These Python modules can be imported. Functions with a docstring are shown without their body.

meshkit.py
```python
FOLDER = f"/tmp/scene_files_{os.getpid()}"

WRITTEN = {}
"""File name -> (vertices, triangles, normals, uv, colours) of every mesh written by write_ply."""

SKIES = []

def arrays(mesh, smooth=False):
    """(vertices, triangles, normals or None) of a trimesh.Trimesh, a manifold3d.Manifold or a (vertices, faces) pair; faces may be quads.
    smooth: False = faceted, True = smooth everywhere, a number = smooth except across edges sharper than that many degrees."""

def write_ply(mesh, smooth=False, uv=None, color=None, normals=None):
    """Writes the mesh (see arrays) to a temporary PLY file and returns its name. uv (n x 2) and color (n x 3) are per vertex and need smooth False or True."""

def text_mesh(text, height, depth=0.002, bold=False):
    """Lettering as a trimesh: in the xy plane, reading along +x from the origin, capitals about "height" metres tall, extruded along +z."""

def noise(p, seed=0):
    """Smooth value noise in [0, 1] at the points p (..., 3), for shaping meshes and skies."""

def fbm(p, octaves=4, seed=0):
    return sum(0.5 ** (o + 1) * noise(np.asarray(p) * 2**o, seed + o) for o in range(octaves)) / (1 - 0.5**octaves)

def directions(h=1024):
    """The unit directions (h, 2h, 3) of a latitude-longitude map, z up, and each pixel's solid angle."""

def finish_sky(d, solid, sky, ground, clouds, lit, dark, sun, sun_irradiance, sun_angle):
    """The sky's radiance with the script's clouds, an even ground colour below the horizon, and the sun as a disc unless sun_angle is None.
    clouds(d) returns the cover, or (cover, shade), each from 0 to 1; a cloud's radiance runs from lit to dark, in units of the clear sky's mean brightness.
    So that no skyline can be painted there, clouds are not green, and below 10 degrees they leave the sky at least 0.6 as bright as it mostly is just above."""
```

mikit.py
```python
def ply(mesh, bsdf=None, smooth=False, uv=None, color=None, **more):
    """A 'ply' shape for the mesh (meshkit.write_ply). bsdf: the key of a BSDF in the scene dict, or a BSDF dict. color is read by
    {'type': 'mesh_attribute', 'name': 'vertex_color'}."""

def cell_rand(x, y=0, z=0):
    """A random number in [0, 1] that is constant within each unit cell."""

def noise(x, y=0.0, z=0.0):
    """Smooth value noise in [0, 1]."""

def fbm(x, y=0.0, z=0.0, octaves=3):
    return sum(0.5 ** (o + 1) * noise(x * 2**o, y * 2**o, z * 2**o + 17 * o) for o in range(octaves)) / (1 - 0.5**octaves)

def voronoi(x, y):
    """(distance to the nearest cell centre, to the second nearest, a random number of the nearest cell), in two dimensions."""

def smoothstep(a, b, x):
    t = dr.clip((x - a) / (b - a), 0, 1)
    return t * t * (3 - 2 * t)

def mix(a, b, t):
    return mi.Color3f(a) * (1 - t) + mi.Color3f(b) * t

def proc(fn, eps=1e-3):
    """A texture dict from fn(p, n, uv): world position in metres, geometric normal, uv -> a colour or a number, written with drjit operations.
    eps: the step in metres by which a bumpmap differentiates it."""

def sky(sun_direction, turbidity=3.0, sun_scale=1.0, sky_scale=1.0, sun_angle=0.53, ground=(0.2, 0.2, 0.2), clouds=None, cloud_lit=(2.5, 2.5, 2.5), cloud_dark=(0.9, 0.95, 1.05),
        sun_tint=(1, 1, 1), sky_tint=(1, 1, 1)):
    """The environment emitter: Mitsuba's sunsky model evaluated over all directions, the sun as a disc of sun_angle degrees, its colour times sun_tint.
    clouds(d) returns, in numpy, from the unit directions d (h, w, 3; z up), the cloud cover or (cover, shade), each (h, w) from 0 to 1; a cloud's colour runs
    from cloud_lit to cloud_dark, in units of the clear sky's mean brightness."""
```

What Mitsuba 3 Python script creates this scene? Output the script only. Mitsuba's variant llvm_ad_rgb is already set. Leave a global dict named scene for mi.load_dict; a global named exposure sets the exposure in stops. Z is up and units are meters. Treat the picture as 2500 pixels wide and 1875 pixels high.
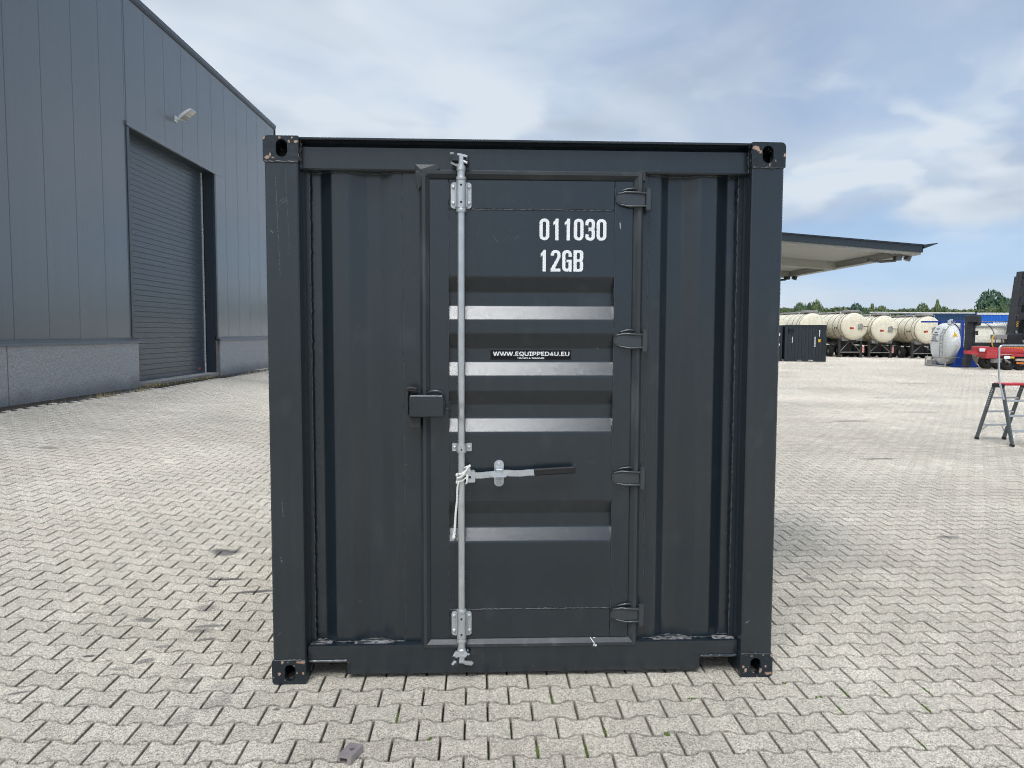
import math, random
import numpy as np, trimesh, manifold3d as m3, shapely, shapely.geometry as sg, shapely.affinity as sa
import mitsuba as mi, drjit as dr, mikit, meshkit
from mikit import noise, fbm, smoothstep, mix, cell_rand

scene, labels = {}, {}
T = mi.ScalarTransform4f
rng = np.random.default_rng(7); random.seed(7)

# ------------------------------------------------------------------ camera
CAM = np.array([-0.2271, -3.6353, 1.6907]); YAW, PITCH, ROLL = 0.0428, 0.0664, 0.0032
fw = np.array([math.sin(YAW) * math.cos(PITCH), math.cos(YAW) * math.cos(PITCH), -math.sin(PITCH)])
rt = np.cross(fw, [0, 0, 1]); rt /= np.linalg.norm(rt); up = np.cross(rt, fw)
up = up * math.cos(ROLL) - rt * math.sin(ROLL)
scene['camera'] = {'type': 'perspective', 'fov': math.degrees(2 * math.atan(1250 / 1878)), 'fov_axis': 'x', 'near_clip': 0.05, 'far_clip': 3000.0,
                   'to_world': T().look_at(origin=CAM.tolist(), target=(CAM + fw).tolist(), up=up.tolist())}
# ------------------------------------------------------------------ sky
def clouds(d):
    x, y, z = d[..., 0], d[..., 1], d[..., 2]
    el = np.degrees(np.arcsin(np.clip(z, -1, 1))); az = np.degrees(np.arctan2(x, y))
    k = 1.0 / (np.maximum(z, 0) + 0.13)
    P = np.stack([x * k, y * k, 0 * x], -1); o = lambda *v: np.array(v)
    warp = np.stack([meshkit.fbm(P * 1.1 + o(5, 1, 2), 4, 31), meshkit.fbm(P * 1.1 + o(1, 8, 2), 4, 32), 0 * x], -1) - 0.5
    P = P + 0.9 * warp
    big = meshkit.fbm(P * 0.8 + o(3.1, 1.7, 0.2), 6, 3); mid = meshkit.fbm(P * 2.1 + o(0.4, 7.7, 0.5), 6, 11); fine = meshkit.fbm(P * 5.0 + o(2, 3, 4), 5, 13)
    left = np.clip((20 - az) / 44, 0, 1)                      # a whiter sheet of cloud towards the left, broken towards the right
    c = 0.50 + 0.52 * left + 1.7 * (big - 0.5) + 0.9 * (mid - 0.5) + 0.35 * (fine - 0.5)
    q = np.stack([az / 7.5, el / 3.4, 0 * az], -1); q = q + 1.1 * np.stack([meshkit.fbm(q * 1.3, 4, 41), meshkit.fbm(q * 1.3 + 9, 4, 42), 0 * x], -1)
    heap = np.clip((meshkit.fbm(q + o(2.3, 0.6, 0.1), 6, 21) - 0.47) * 4.2, 0, 1)
    zone = np.exp(-((el - 10) / 6.5) ** 2)
    c = c - 0.50 * np.exp(-((el - 5) / 4.0) ** 2) * (1 - left) + 0.85 * heap * zone
    c = c + 0.6 * np.clip((meshkit.fbm(np.stack([az / 12, el / 1.6, 0 * az], -1), 5, 51) - .42) * 3, 0, 1) * np.exp(-((el - 2.0) / 1.6) ** 2)
    c = np.clip(c, 0, 1); c = c * c * (3 - 2 * c); cover = 0.35 + 0.65 * c
    s = 0.46 - 0.50 * left + 0.45 * np.clip((el - 9) / 12, 0, 1) * left + 2.6 * (meshkit.fbm(P * 1.25 + o(9.2, 0.3, 0.9), 6, 5) - 0.5) + 0.8 * (mid - 0.5) - 0.5 * heap * zone
    return cover, np.clip(s, 0, 1) * np.clip(el / 8, 0.3, 1)
exposure = 1.88
scene['sky'] = mikit.sky([-0.13, -0.55, 0.82], turbidity=3.0, sun_scale=0.55, sun_angle=29, sun_tint=(0.80, 0.96, 1.26), clouds=clouds, sky_scale=1.0,
                         ground=(0.3, 0.29, 0.26), cloud_lit=(2.12, 2.36, 2.62), cloud_dark=(1.12, 1.34, 1.74), sky_tint=(0.84, 0.89, 0.93))

# ------------------------------------------------------------------ helpers
def new(key):
    if key not in used:
        used.add(key); return key
    n = 1
    while f'{key}_{n:03d}' in used: n += 1
    used.add(f'{key}_{n:03d}'); return f'{key}_{n:03d}'
used = set()
def ply(mesh, mat, **more): return mikit.ply(mesh, 'mat_' + mat, **more)
def add(key, mesh, mat, smooth=False, fresh=True, **more):
    key = new(key) if fresh else key
    if isinstance(mesh, (list,)): mesh = cat(mesh)
    scene[key] = ply(mesh, mat, smooth=smooth, **more)
    return key
def tag(key, label, category=None, group=None, kind=None):
    d = {}
    if label: d['label'] = label
    if category: d['category'] = category
    if group: d['group'] = group
    if kind: d['kind'] = kind
    labels[key] = d; used.add(key)
    return key
def cat(ms): return trimesh.util.concatenate([m for m in ms if m is not None])
def mani(m):
    q = m.to_mesh()
    return trimesh.Trimesh(np.array(q.vert_properties[:, :3]), np.array(q.tri_verts), process=False)
def mf(t):
    return m3.Manifold(m3.Mesh(np.asarray(t.vertices, np.float32), np.asarray(t.faces, np.uint32)))
def csec(p): return m3.CrossSection([np.array(sg.polygon.orient(p).exterior.coords)[:-1]])
def box(x0, x1, y0, y1, z0, z1, b=0.0):
    """a box with chamfered edges"""
    if b <= 0:
        m = trimesh.creation.box((x1 - x0, y1 - y0, z1 - z0)); m.apply_translation(((x0 + x1) / 2, (y0 + y1) / 2, (z0 + z1) / 2)); return m
    h = np.array([x1 - x0, y1 - y0, z1 - z0]) / 2; b = min(b, h.min() * 0.8)
    pts = []
    for s in np.ndindex(2, 2, 2):
        s = np.array(s) * 2 - 1
        for k in range(3):
            q = s * (h - b); q[k] = s[k] * h[k]; pts.append(q)
    m = trimesh.Trimesh(np.array(pts), process=False).convex_hull
    m.apply_translation(((x0 + x1) / 2, (y0 + y1) / 2, (z0 + z1) / 2)); return m
def hull(pts): return trimesh.Trimesh(np.array(pts, float), process=False).convex_hull
def frame(d):
    d = np.asarray(d, float); d = d / np.linalg.norm(d)
    a = np.cross(d, [0, 0, 1.0] if abs(d[2]) < 0.9 else [1.0, 0, 0]); a /= np.linalg.norm(a)
    return a, np.cross(d, a), d
def rod(p0, p1, r, n=16, r1=None, b=0.0):
    """a round bar from p0 to p1"""
    p0, p1 = np.asarray(p0, float), np.asarray(p1, float); a, c, d = frame(p1 - p0); L = np.linalg.norm(p1 - p0)
    r1 = r if r1 is None else r1
    st = [(0, 0), (0, r), (L, r1), (L, 0)] if b <= 0 else [(0, 0), (0, r - b), (b, r), (L - b, r1), (L, r1 - b), (L, 0)]
    return lathe(p0, d, st, n)
def lathe(o, d, prof, n=24):
    a, c, d = frame(d); o = np.asarray(o, float); ang = np.arange(n) * 2 * np.pi / n; ca, sn = np.cos(ang), np.sin(ang)
    V, idx = [], []
    for h, r in prof:
        if r <= 1e-9: idx.append([len(V)]); V.append(o + d * h)
        else:
            idx.append(list(range(len(V), len(V) + n)))
            V += list(o + d * h + r * (ca[:, None] * a + sn[:, None] * c))
    F = []
    for A, B in zip(idx[:-1], idx[1:]):
        for i in range(n):
            j = (i + 1) % n
            if len(A) == 1 and len(B) > 1: F.append([A[0], B[j], B[i]])
            elif len(B) == 1 and len(A) > 1: F.append([A[i], A[j], B[0]])
            elif len(A) > 1: F += [[A[i], A[j], B[j]], [A[i], B[j], B[i]]]
    m = trimesh.Trimesh(np.array(V), np.array(F), process=False)
    if m.volume < 0: m.invert()
    return m
def tube(pts, r, n=10):
    p = np.asarray(pts, float); t = np.gradient(p, axis=0); t /= np.linalg.norm(t, axis=1, keepdims=True)
    r = np.broadcast_to(r, (len(p),)); a, c, _ = frame(t[0]); V = []
    ang = np.arange(n) * 2 * np.pi / n
    for i in range(len(p)):
        a = a - t[i] * np.dot(a, t[i]); a /= np.linalg.norm(a); c = np.cross(t[i], a)
        V.append(p[i] + r[i] * (np.cos(ang)[:, None] * a + np.sin(ang)[:, None] * c))
    V = np.vstack(V + [p[:1], p[-1:]]); F = []
    for i in range(len(p) - 1):
        for j in range(n):
            k = (j + 1) % n
            F += [[i * n + j, i * n + k, (i + 1) * n + k], [i * n + j, (i + 1) * n + k, (i + 1) * n + j]]
    e = len(p) * n
    for j in range(n):
        k = (j + 1) % n
        F += [[e, k, j], [e + 1, (len(p) - 1) * n + j, (len(p) - 1) * n + k]]
    m = trimesh.Trimesh(V, np.array(F), process=False)
    if m.volume < 0: m.invert()
    return m
def bend(pts, r, k=6):
    """polyline with rounded corners"""
    p = [np.asarray(q, float) for q in pts]; out = [p[0]]
    for a, b, c in zip(p[:-2], p[1:-1], p[2:]):
        u, v = a - b, c - b; lu, lv = np.linalg.norm(u), np.linalg.norm(v); q = min(r, lu * 0.45, lv * 0.45)
        s, e = b + u / lu * q, b + v / lv * q
        out += [(1 - t) ** 2 * s + 2 * t * (1 - t) * b + t * t * e for t in np.linspace(0, 1, k)]
    return np.array(out + [p[-1]])
def extr(poly, h):
    if isinstance(poly, sg.MultiPolygon) or hasattr(poly, 'geoms'): return cat([extr(g, h) for g in poly.geoms])
    return trimesh.creation.extrude_polygon(poly, h, engine='earcut')
XZ = np.array([[1, 0, 0, 0], [0, 0, -1, 0], [0, 1, 0, 0], [0, 0, 0, 1.0]])       # drawn in (x, z), extruded towards -y
def plate(poly, y0, y1):
    """poly in (x, z) between y0 (front) and y1 (back)"""
    m = extr(poly, y1 - y0); m.apply_transform(XZ); m.apply_translation((0, y1, 0)); return m
YZ = np.array([[0, 0, 1, 0], [1, 0, 0, 0], [0, 1, 0, 0], [0, 0, 0, 1.0]])        # drawn in (y, z), extruded along +x
def along_x(poly, x0, x1):
    m = extr(poly, x1 - x0); m.apply_transform(YZ); m.apply_translation((x0, 0, 0)); return m
def along_z(poly, z0, z1):
    m = extr(poly, z1 - z0); m.apply_translation((0, 0, z0)); return m
def rrect(x0, x1, z0, z1, r): return sg.box(x0 + r, z0 + r, x1 - r, z1 - r).buffer(r, 6)
def sheet(path, t=0.003): return sg.LineString(path).buffer(t, cap_style='flat', join_style='mitre')
def moved(m, M): m = m.copy(); m.apply_transform(M); return m
def rotz(a, o=(0, 0, 0)):
    M = trimesh.transformations.rotation_matrix(a, (0, 0, 1)); M[:3, 3] += o; return M
def bead(p0, p1, r=0.005, amp=0.4, step=0.008, seed=0):
    """a lumpy weld bead"""
    g = np.random.default_rng(seed); p0, p1 = np.asarray(p0, float), np.asarray(p1, float); n = max(3, int(np.linalg.norm(p1 - p0) / step))
    t = np.linspace(0, 1, n)[:, None]; p = p0 + (p1 - p0) * t + g.normal(0, r * 0.25, (n, 3))
    return tube(p, r * (1 + amp * g.uniform(-1, 1, n)), 6)
def text(s, x0, x1, z0, h, y, depth=0.0015, bold=True):
    m = meshkit.text_mesh(s, h, depth, bold); b = m.bounds
    m.apply_translation((-b[0][0], 0, 0)); m.apply_scale(((x1 - x0) / (b[1][0] - b[0][0]), 1, 1)) if False else None
    m.vertices[:, 0] *= (x1 - x0) / (b[1][0] - b[0][0])
    m.apply_transform(XZ); m.apply_translation((x0, y, z0)); return m

# ------------------------------------------------------------------ materials
def rgb(c): return {'type': 'rgb', 'value': list(c)} if not callable(c) else mikit.proc(c)
def mat(name, color, rough=0.5, metallic=0.0, spec=0.5, bump=None, two=True, **kw):
    b = {'type': 'principled', 'base_color': rgb(color), 'roughness': rough if not callable(rough) else mikit.proc(rough), 'metallic': metallic, 'specular': spec, **kw}
    if bump: b = {'type': 'bumpmap', 'arbitrary': mikit.proc(bump[0], bump[2] if len(bump) > 2 else 1e-3), 'scale': bump[1], 'bsdf': b}
    scene['mat_' + name] = {'type': 'twosided', 'bsdf': b} if two else b
    return name
C3 = mi.Color3f
def container_paint(p, n, uv):
    m = fbm(p.x * 1.7, p.y * 1.7, p.z * 1.1, 3)
    streak = noise(p.x * 38, p.y * 38, p.z * 1.2) * noise(p.x * 9, p.y * 9 + 4, p.z * 0.7)
    chalk = smoothstep(0.62, 0.9, fbm(p.x * 11, p.y * 11, p.z * 6 + 3, 3)) * 0.02
    c = mix((0.0078, 0.0145, 0.0205), (0.0112, 0.0190, 0.0260), m)
    spot = smoothstep(0.93, 0.97, noise(p.x * 95, p.y * 95, p.z * 60)) * smoothstep(0.55, 0.7, noise(p.x * 3, 7, p.z * 3))
    return c + C3(0.006, 0.006, 0.006) * streak + C3(chalk) * 0.4 + C3(0.05, 0.05, 0.05) * spot
mat('paint_grey', container_paint, lambda p, n, uv: 0.21 + 0.04 * fbm(p.x * 4, p.y * 4, p.z * 4, 2), spec=0.80,
    bump=(lambda p, n, uv: fbm(p.x * 55, p.y * 55, p.z * 55, 2), 0.00012))
SCUFFS = [(-1.165, .004, 2.40, -1.150, 1.95, .0016, .10), (-1.120, .004, 2.46, -1.105, 2.05, .0014, .08), (-1.15, 0, 2.29, -1.12, 2.31, .004, .05), (-1.155, 0, 2.27, -1.115, 2.30, .003, .05), (-1.19, 0, 2.16, -1.18, 2.15, .003, .12), (-1.16, 0, .9, -1.155, .82, .002, .12), (-1.17, 0, .62, -1.165, .60, .003, .14), (-1.19, 0, .24, -1.175, .26, .003, .10),
          (-.16, 0, 2.15, -.14, 2.12, .003, .05), (-.11, 0, 2.13, -.09, 2.145, .002, .06), (-.23, 0, 2.20, -.235, 2.13, .002, .03), (-.06, 0, 2.135, -.04, 2.15, .002, .06), (-.08, 0, 2.20, -.08, 2.13, .0015, .03), (.445, 0, 2.22, .448, 2.19, .003, .5), (1.08, 0, .27, 1.10, .285, .003, .2), (.30, 0, 1.07, .34, 1.06, .0015, .05), (-.21, 0, .12, -.21, .06, .0015, .06), (-.12, 0, .12, -.121, .05, .0015, .05), (.62, 0, 1.6, .63, 1.2, .002, .02)]
def scuffed(p, n, uv):
    c = container_paint(p, n, uv); k = mi.Float(0)
    for x0, _, z0, x1, z1, w, a in SCUFFS:
        vx, vz = x1 - x0, z1 - z0; t = dr.clip(((p.x - x0) * vx + (p.z - z0) * vz) / (vx * vx + vz * vz), 0, 1)
        d = dr.sqrt(dr.square(p.x - x0 - t * vx) + dr.square(p.z - z0 - t * vz)); k = dr.maximum(k, a * smoothstep(w, w * .4, d) * smoothstep(.25, .6, noise(p.x * 160, 1, p.z * 160)))
    return c + C3(0.9, 0.92, 0.95) * k
mat('paint_front', scuffed, lambda p, n, uv: 0.21 + 0.04 * fbm(p.x * 4, p.y * 4, p.z * 4, 2), spec=0.80, bump=(lambda p, n, uv: fbm(p.x * 55, p.y * 55, p.z * 55, 2), 0.00012))
def scarred(p, n, uv):
    c = container_paint(p, n, uv)
    r = smoothstep(0.70, 0.76, noise(p.x * 70, p.y * 70, p.z * 55)) * smoothstep(0.5, 0.62, noise(p.x * 24 + 3, p.y * 24, p.z * 24))
    rust = mix((0.30, 0.12, 0.045), (0.5, 0.42, 0.35), noise(p.x * 200, p.y * 200, p.z * 200))
    return c * (1 - r) + rust * r
mat('paint_scarred', scarred, 0.42, bump=(lambda p, n, uv: fbm(p.x * 60, p.y * 60, p.z * 60, 2), 0.0012))
mat('weld_paint', (0.032, 0.039, 0.044), 0.28, spec=0.8)
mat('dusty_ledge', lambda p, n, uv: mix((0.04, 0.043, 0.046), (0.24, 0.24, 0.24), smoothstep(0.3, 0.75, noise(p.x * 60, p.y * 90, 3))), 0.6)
mat('rubber', lambda p, n, uv: mix((0.030, 0.036, 0.040), (0.066, 0.073, 0.078), smoothstep(0.5, 0.85, fbm(p.x * 14, p.y * 14, p.z * 3, 3))), 0.42)
def galv(p, n, uv):
    return mix((0.50, 0.53, 0.54), (0.66, 0.68, 0.69), fbm(p.x * 60, p.y * 60, p.z * 22, 3))
mat('galvanised', galv, lambda p, n, uv: 0.34 + 0.2 * noise(p.x * 80, p.y * 80, p.z * 30), metallic=0.75)
def worn_galv(p, n, uv):
    g = galv(p, n, uv)
    grime = smoothstep(0.07, 0.0, dr.abs(p.z - 1.315)) * smoothstep(0.25, 0.7, noise(p.x * 70, p.y * 70, p.z * 16)) * 0.8
    return g * (1 - grime) + C3(0.14, 0.12, 0.10) * grime
mat('galvanised_bar', worn_galv, 0.30, metallic=0.75)
mat('latch_steel', (0.16, 0.16, 0.165), 0.3, metallic=0.6)
mat('bolt_zinc', (0.62, 0.64, 0.64), 0.4, metallic=0.6)
mat('hole_dark', (0.012, 0.012, 0.013), 0.8)
mat('grip_black', (0.012, 0.012, 0.013), 0.38)
mat('letter_white', (0.82, 0.84, 0.83), 0.5)
mat('sticker_black', (0.007, 0.006, 0.008), 0.65, spec=0.2)
mat('rope_white', (0.78, 0.77, 0.73), 0.85)
mat('hatch_white', (0.50, 0.50, 0.46), 0.5)
def clad(p, n, uv):
    a = noise(p.x * 0.5, p.y * 0.5, p.z * 0.25)
    fine = noise(p.x * 14, p.y * 14, p.z * 0.35)
    return mix((0.094, 0.110, 0.128), (0.108, 0.126, 0.139), a) * (0.96 + 0.08 * fine)
mat('cladding', clad, lambda p, n, uv: 0.20 + 0.05 * noise(p.x * 8, p.y * 8, p.z * 0.5), spec=0.9,
    bump=(lambda p, n, uv: noise(p.y * 2.2, 3, p.z * 0.5), 0.0012, 2e-2))
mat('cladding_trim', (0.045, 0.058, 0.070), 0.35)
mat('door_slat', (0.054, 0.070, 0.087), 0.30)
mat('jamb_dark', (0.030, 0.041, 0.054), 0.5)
mat('flashing', (0.13, 0.14, 0.15), 0.35, metallic=0.5)
def washed(p, n, uv):
    s = noise(p.x * 90, p.y * 90, p.z * 90); s2 = noise(p.x * 38 + 5, p.y * 38, p.z * 38)
    foot_dark = smoothstep(0.30, 0.0, p.z - 0.50 - 0.12 * noise(p.x * 3, p.y * 3, 1))  # concrete gets darker towards the foot, with an uneven edge
    return mix((0.19, 0.192, 0.195), (0.50, 0.50, 0.50), s * 0.6 + s2 * 0.4) * (1 - 0.35 * foot_dark)
mat('washed_concrete', washed, 0.8, bump=(lambda p, n, uv: noise(p.x * 80, p.y * 80, p.z * 80), 0.004))
mat('concrete_plain', lambda p, n, uv: mix((0.22, 0.21, 0.195), (0.34, 0.33, 0.31), fbm(p.x * 9, p.y * 9, p.z * 9, 3)), 0.85)
mat('lamp_grey', (0.62, 0.64, 0.64), 0.4)
mat('lamp_face', (0.30, 0.30, 0.29), 0.5)
mat('lamp_lens', (0.62, 0.61, 0.55), 0.15)
mat('alu', (0.68, 0.69, 0.70), 0.3, metallic=0.85)
mat('ladder_grey', (0.095, 0.115, 0.12), 0.4)
mat('red_plastic', (0.50, 0.022, 0.035), 0.4)
mat('black_plastic', (0.014, 0.014, 0.015), 0.5)
def cream(p, n, uv):
    d = fbm(p.x * 1.3, p.y * 1.3, p.z * 0.5, 3)
    return mix((0.79, 0.71, 0.52), (0.85, 0.79, 0.63), d) * (0.93 + 0.07 * smoothstep(0.2, 0.6, noise(p.x * 6, p.y * 6, p.z * 0.8)))
mat('tank_cream', cream, 0.35)
mat('tank_white', lambda p, n, uv: mix((0.72, 0.73, 0.70), (0.80, 0.81, 0.79), fbm(p.x * 2, p.y * 2, p.z * 2, 2)), 0.35)
mat('tank_ivory', lambda p, n, uv: mix((0.74, 0.70, 0.56), (0.80, 0.77, 0.66), fbm(p.x * 1.2, p.y * 1.2, p.z * 2, 2)), 0.4)
mat('ring_dark', (0.16, 0.15, 0.14), 0.5)
mat('steel_grey', lambda p, n, uv: mix((0.26, 0.255, 0.24), (0.42, 0.41, 0.39), noise(p.x * 5, p.y * 5, p.z * 5)), 0.5, metallic=0.3)
mat('chassis_dark', lambda p, n, uv: mix((0.018, 0.018, 0.02), (0.05, 0.048, 0.045), fbm(p.x * 4, p.y * 4, p.z * 4, 2)), 0.6)
mat('tyre', (0.016, 0.016, 0.017), 0.8)
mat('placard_red', (0.72, 0.07, 0.035), 0.4)
mat('placard_dark', (0.30, 0.05, 0.03), 0.4)
mat('marker_board', lambda p, n, uv: mix((0.55, 0.10, 0.08), (0.68, 0.62, 0.55), smoothstep(0.45, 0.55, (p.z * 4 + p.x * 4) - dr.floor(p.z * 4 + p.x * 4)) * 0.75), 0.5)
mat('frame_blue', lambda p, n, uv: mix((0.012, 0.045, 0.26), (0.02, 0.07, 0.36), noise(p.x * 3, p.y * 3, p.z * 3)), 0.4)
mat('blue_bright', (0.015, 0.13, 0.55), 0.45)
mat('blue_navy', (0.014, 0.055, 0.13), 0.45)
mat('trailer_white', (0.62, 0.62, 0.60), 0.5)
mat('handler_black', lambda p, n, uv: mix((0.016, 0.018, 0.021), (0.034, 0.036, 0.04), fbm(p.x * 3, p.y * 3, p.z * 3, 2)), 0.45)
mat('yellow', (0.75, 0.45, 0.03), 0.5)
mat('orange', (0.75, 0.20, 0.035), 0.5)
mat('trailer_red', lambda p, n, uv: mix((0.42, 0.025, 0.04), (0.58, 0.08, 0.08), fbm(p.x * 3, p.y * 3, p.z * 5, 2)), 0.45)
mat('wood_pale', (0.55, 0.44, 0.34), 0.7)
mat('bark', (0.07, 0.055, 0.04), 0.9)
def leafmat(name, c):
    scene['mat_' + name] = {'type': 'twosided', 'bsdf': {'type': 'principled', 'base_color': {'type': 'rgb', 'value': c}, 'roughness': 0.7, 'specular': 0.25}}
    return name
leafmat('leaf_green', [0.115, 0.170, 0.085]); leafmat('leaf_yellow', [0.150, 0.195, 0.090]); leafmat('leaf_dark', [0.075, 0.135, 0.082])
mat('dry_grass', (0.36, 0.30, 0.14), 0.9); mat('moss', (0.09, 0.13, 0.025), 0.95)
mat('gravel', lambda p, n, uv: mix((0.03, 0.032, 0.036), (0.16, 0.165, 0.17), noise(p.x * 40, p.y * 40, p.z * 40)), 0.85)
mat('bracket_steel', lambda p, n, uv: mix((0.26, 0.235, 0.235), (0.40, 0.36, 0.36), fbm(p.x * 40, p.y * 40, p.z * 40, 3)), 0.5, metallic=0.3)
mat('oil_can', (0.5, 0.5, 0.48), 0.5)

# ------------------------------------------------------------------ the paved yard
LX, LY, AMP = 0.1985, 0.150, 0.0125
def gz(x):
    x = np.asarray(x, float)
    l = 0.108 * 0.25 * np.log1p(np.exp(np.clip((-1.95 - x) / 0.25, -40, 40)))
    return np.minimum(l, 0.62) - 0.0135 * np.clip(x - 6.5, 0, 60)
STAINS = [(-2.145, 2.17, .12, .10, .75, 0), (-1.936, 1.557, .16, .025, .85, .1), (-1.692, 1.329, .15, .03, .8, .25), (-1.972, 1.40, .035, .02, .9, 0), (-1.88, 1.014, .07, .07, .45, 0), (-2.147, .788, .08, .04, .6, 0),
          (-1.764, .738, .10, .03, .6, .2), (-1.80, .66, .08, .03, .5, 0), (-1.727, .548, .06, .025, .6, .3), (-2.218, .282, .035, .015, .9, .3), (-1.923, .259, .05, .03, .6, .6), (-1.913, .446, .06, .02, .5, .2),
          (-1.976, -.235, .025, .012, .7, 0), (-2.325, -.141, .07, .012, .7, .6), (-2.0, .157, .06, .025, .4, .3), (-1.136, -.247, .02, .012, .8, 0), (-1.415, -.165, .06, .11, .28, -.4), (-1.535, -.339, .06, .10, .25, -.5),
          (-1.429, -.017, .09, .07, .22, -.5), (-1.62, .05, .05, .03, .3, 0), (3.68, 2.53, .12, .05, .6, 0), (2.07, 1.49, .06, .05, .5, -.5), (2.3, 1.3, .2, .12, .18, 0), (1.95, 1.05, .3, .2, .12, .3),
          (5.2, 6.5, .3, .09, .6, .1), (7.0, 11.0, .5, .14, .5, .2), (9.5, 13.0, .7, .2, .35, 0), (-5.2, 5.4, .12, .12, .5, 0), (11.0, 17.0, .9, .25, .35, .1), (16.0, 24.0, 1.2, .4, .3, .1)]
def paver_at(p):
    n = dr.round((-0.07 - p.y) / LY)
    def zig(n):
        t = (p.x - 0.010) / LX - n * 0.5; t = dr.abs(t - dr.round(t)) * LX
        return -0.07 - LY * n + AMP * (2 * dr.clip((t - 0.036) / 0.027, 0, 1) - 1)
    yl = zig(n); r = n + dr.select(p.y < yl, 1.0, 0.0)
    u = (p.x - 0.010) / LX - r * 0.5; c = dr.floor(u)
    return r, c, dr.abs(p.y - yl), dr.abs(u - dr.round(u)) * LX
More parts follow.
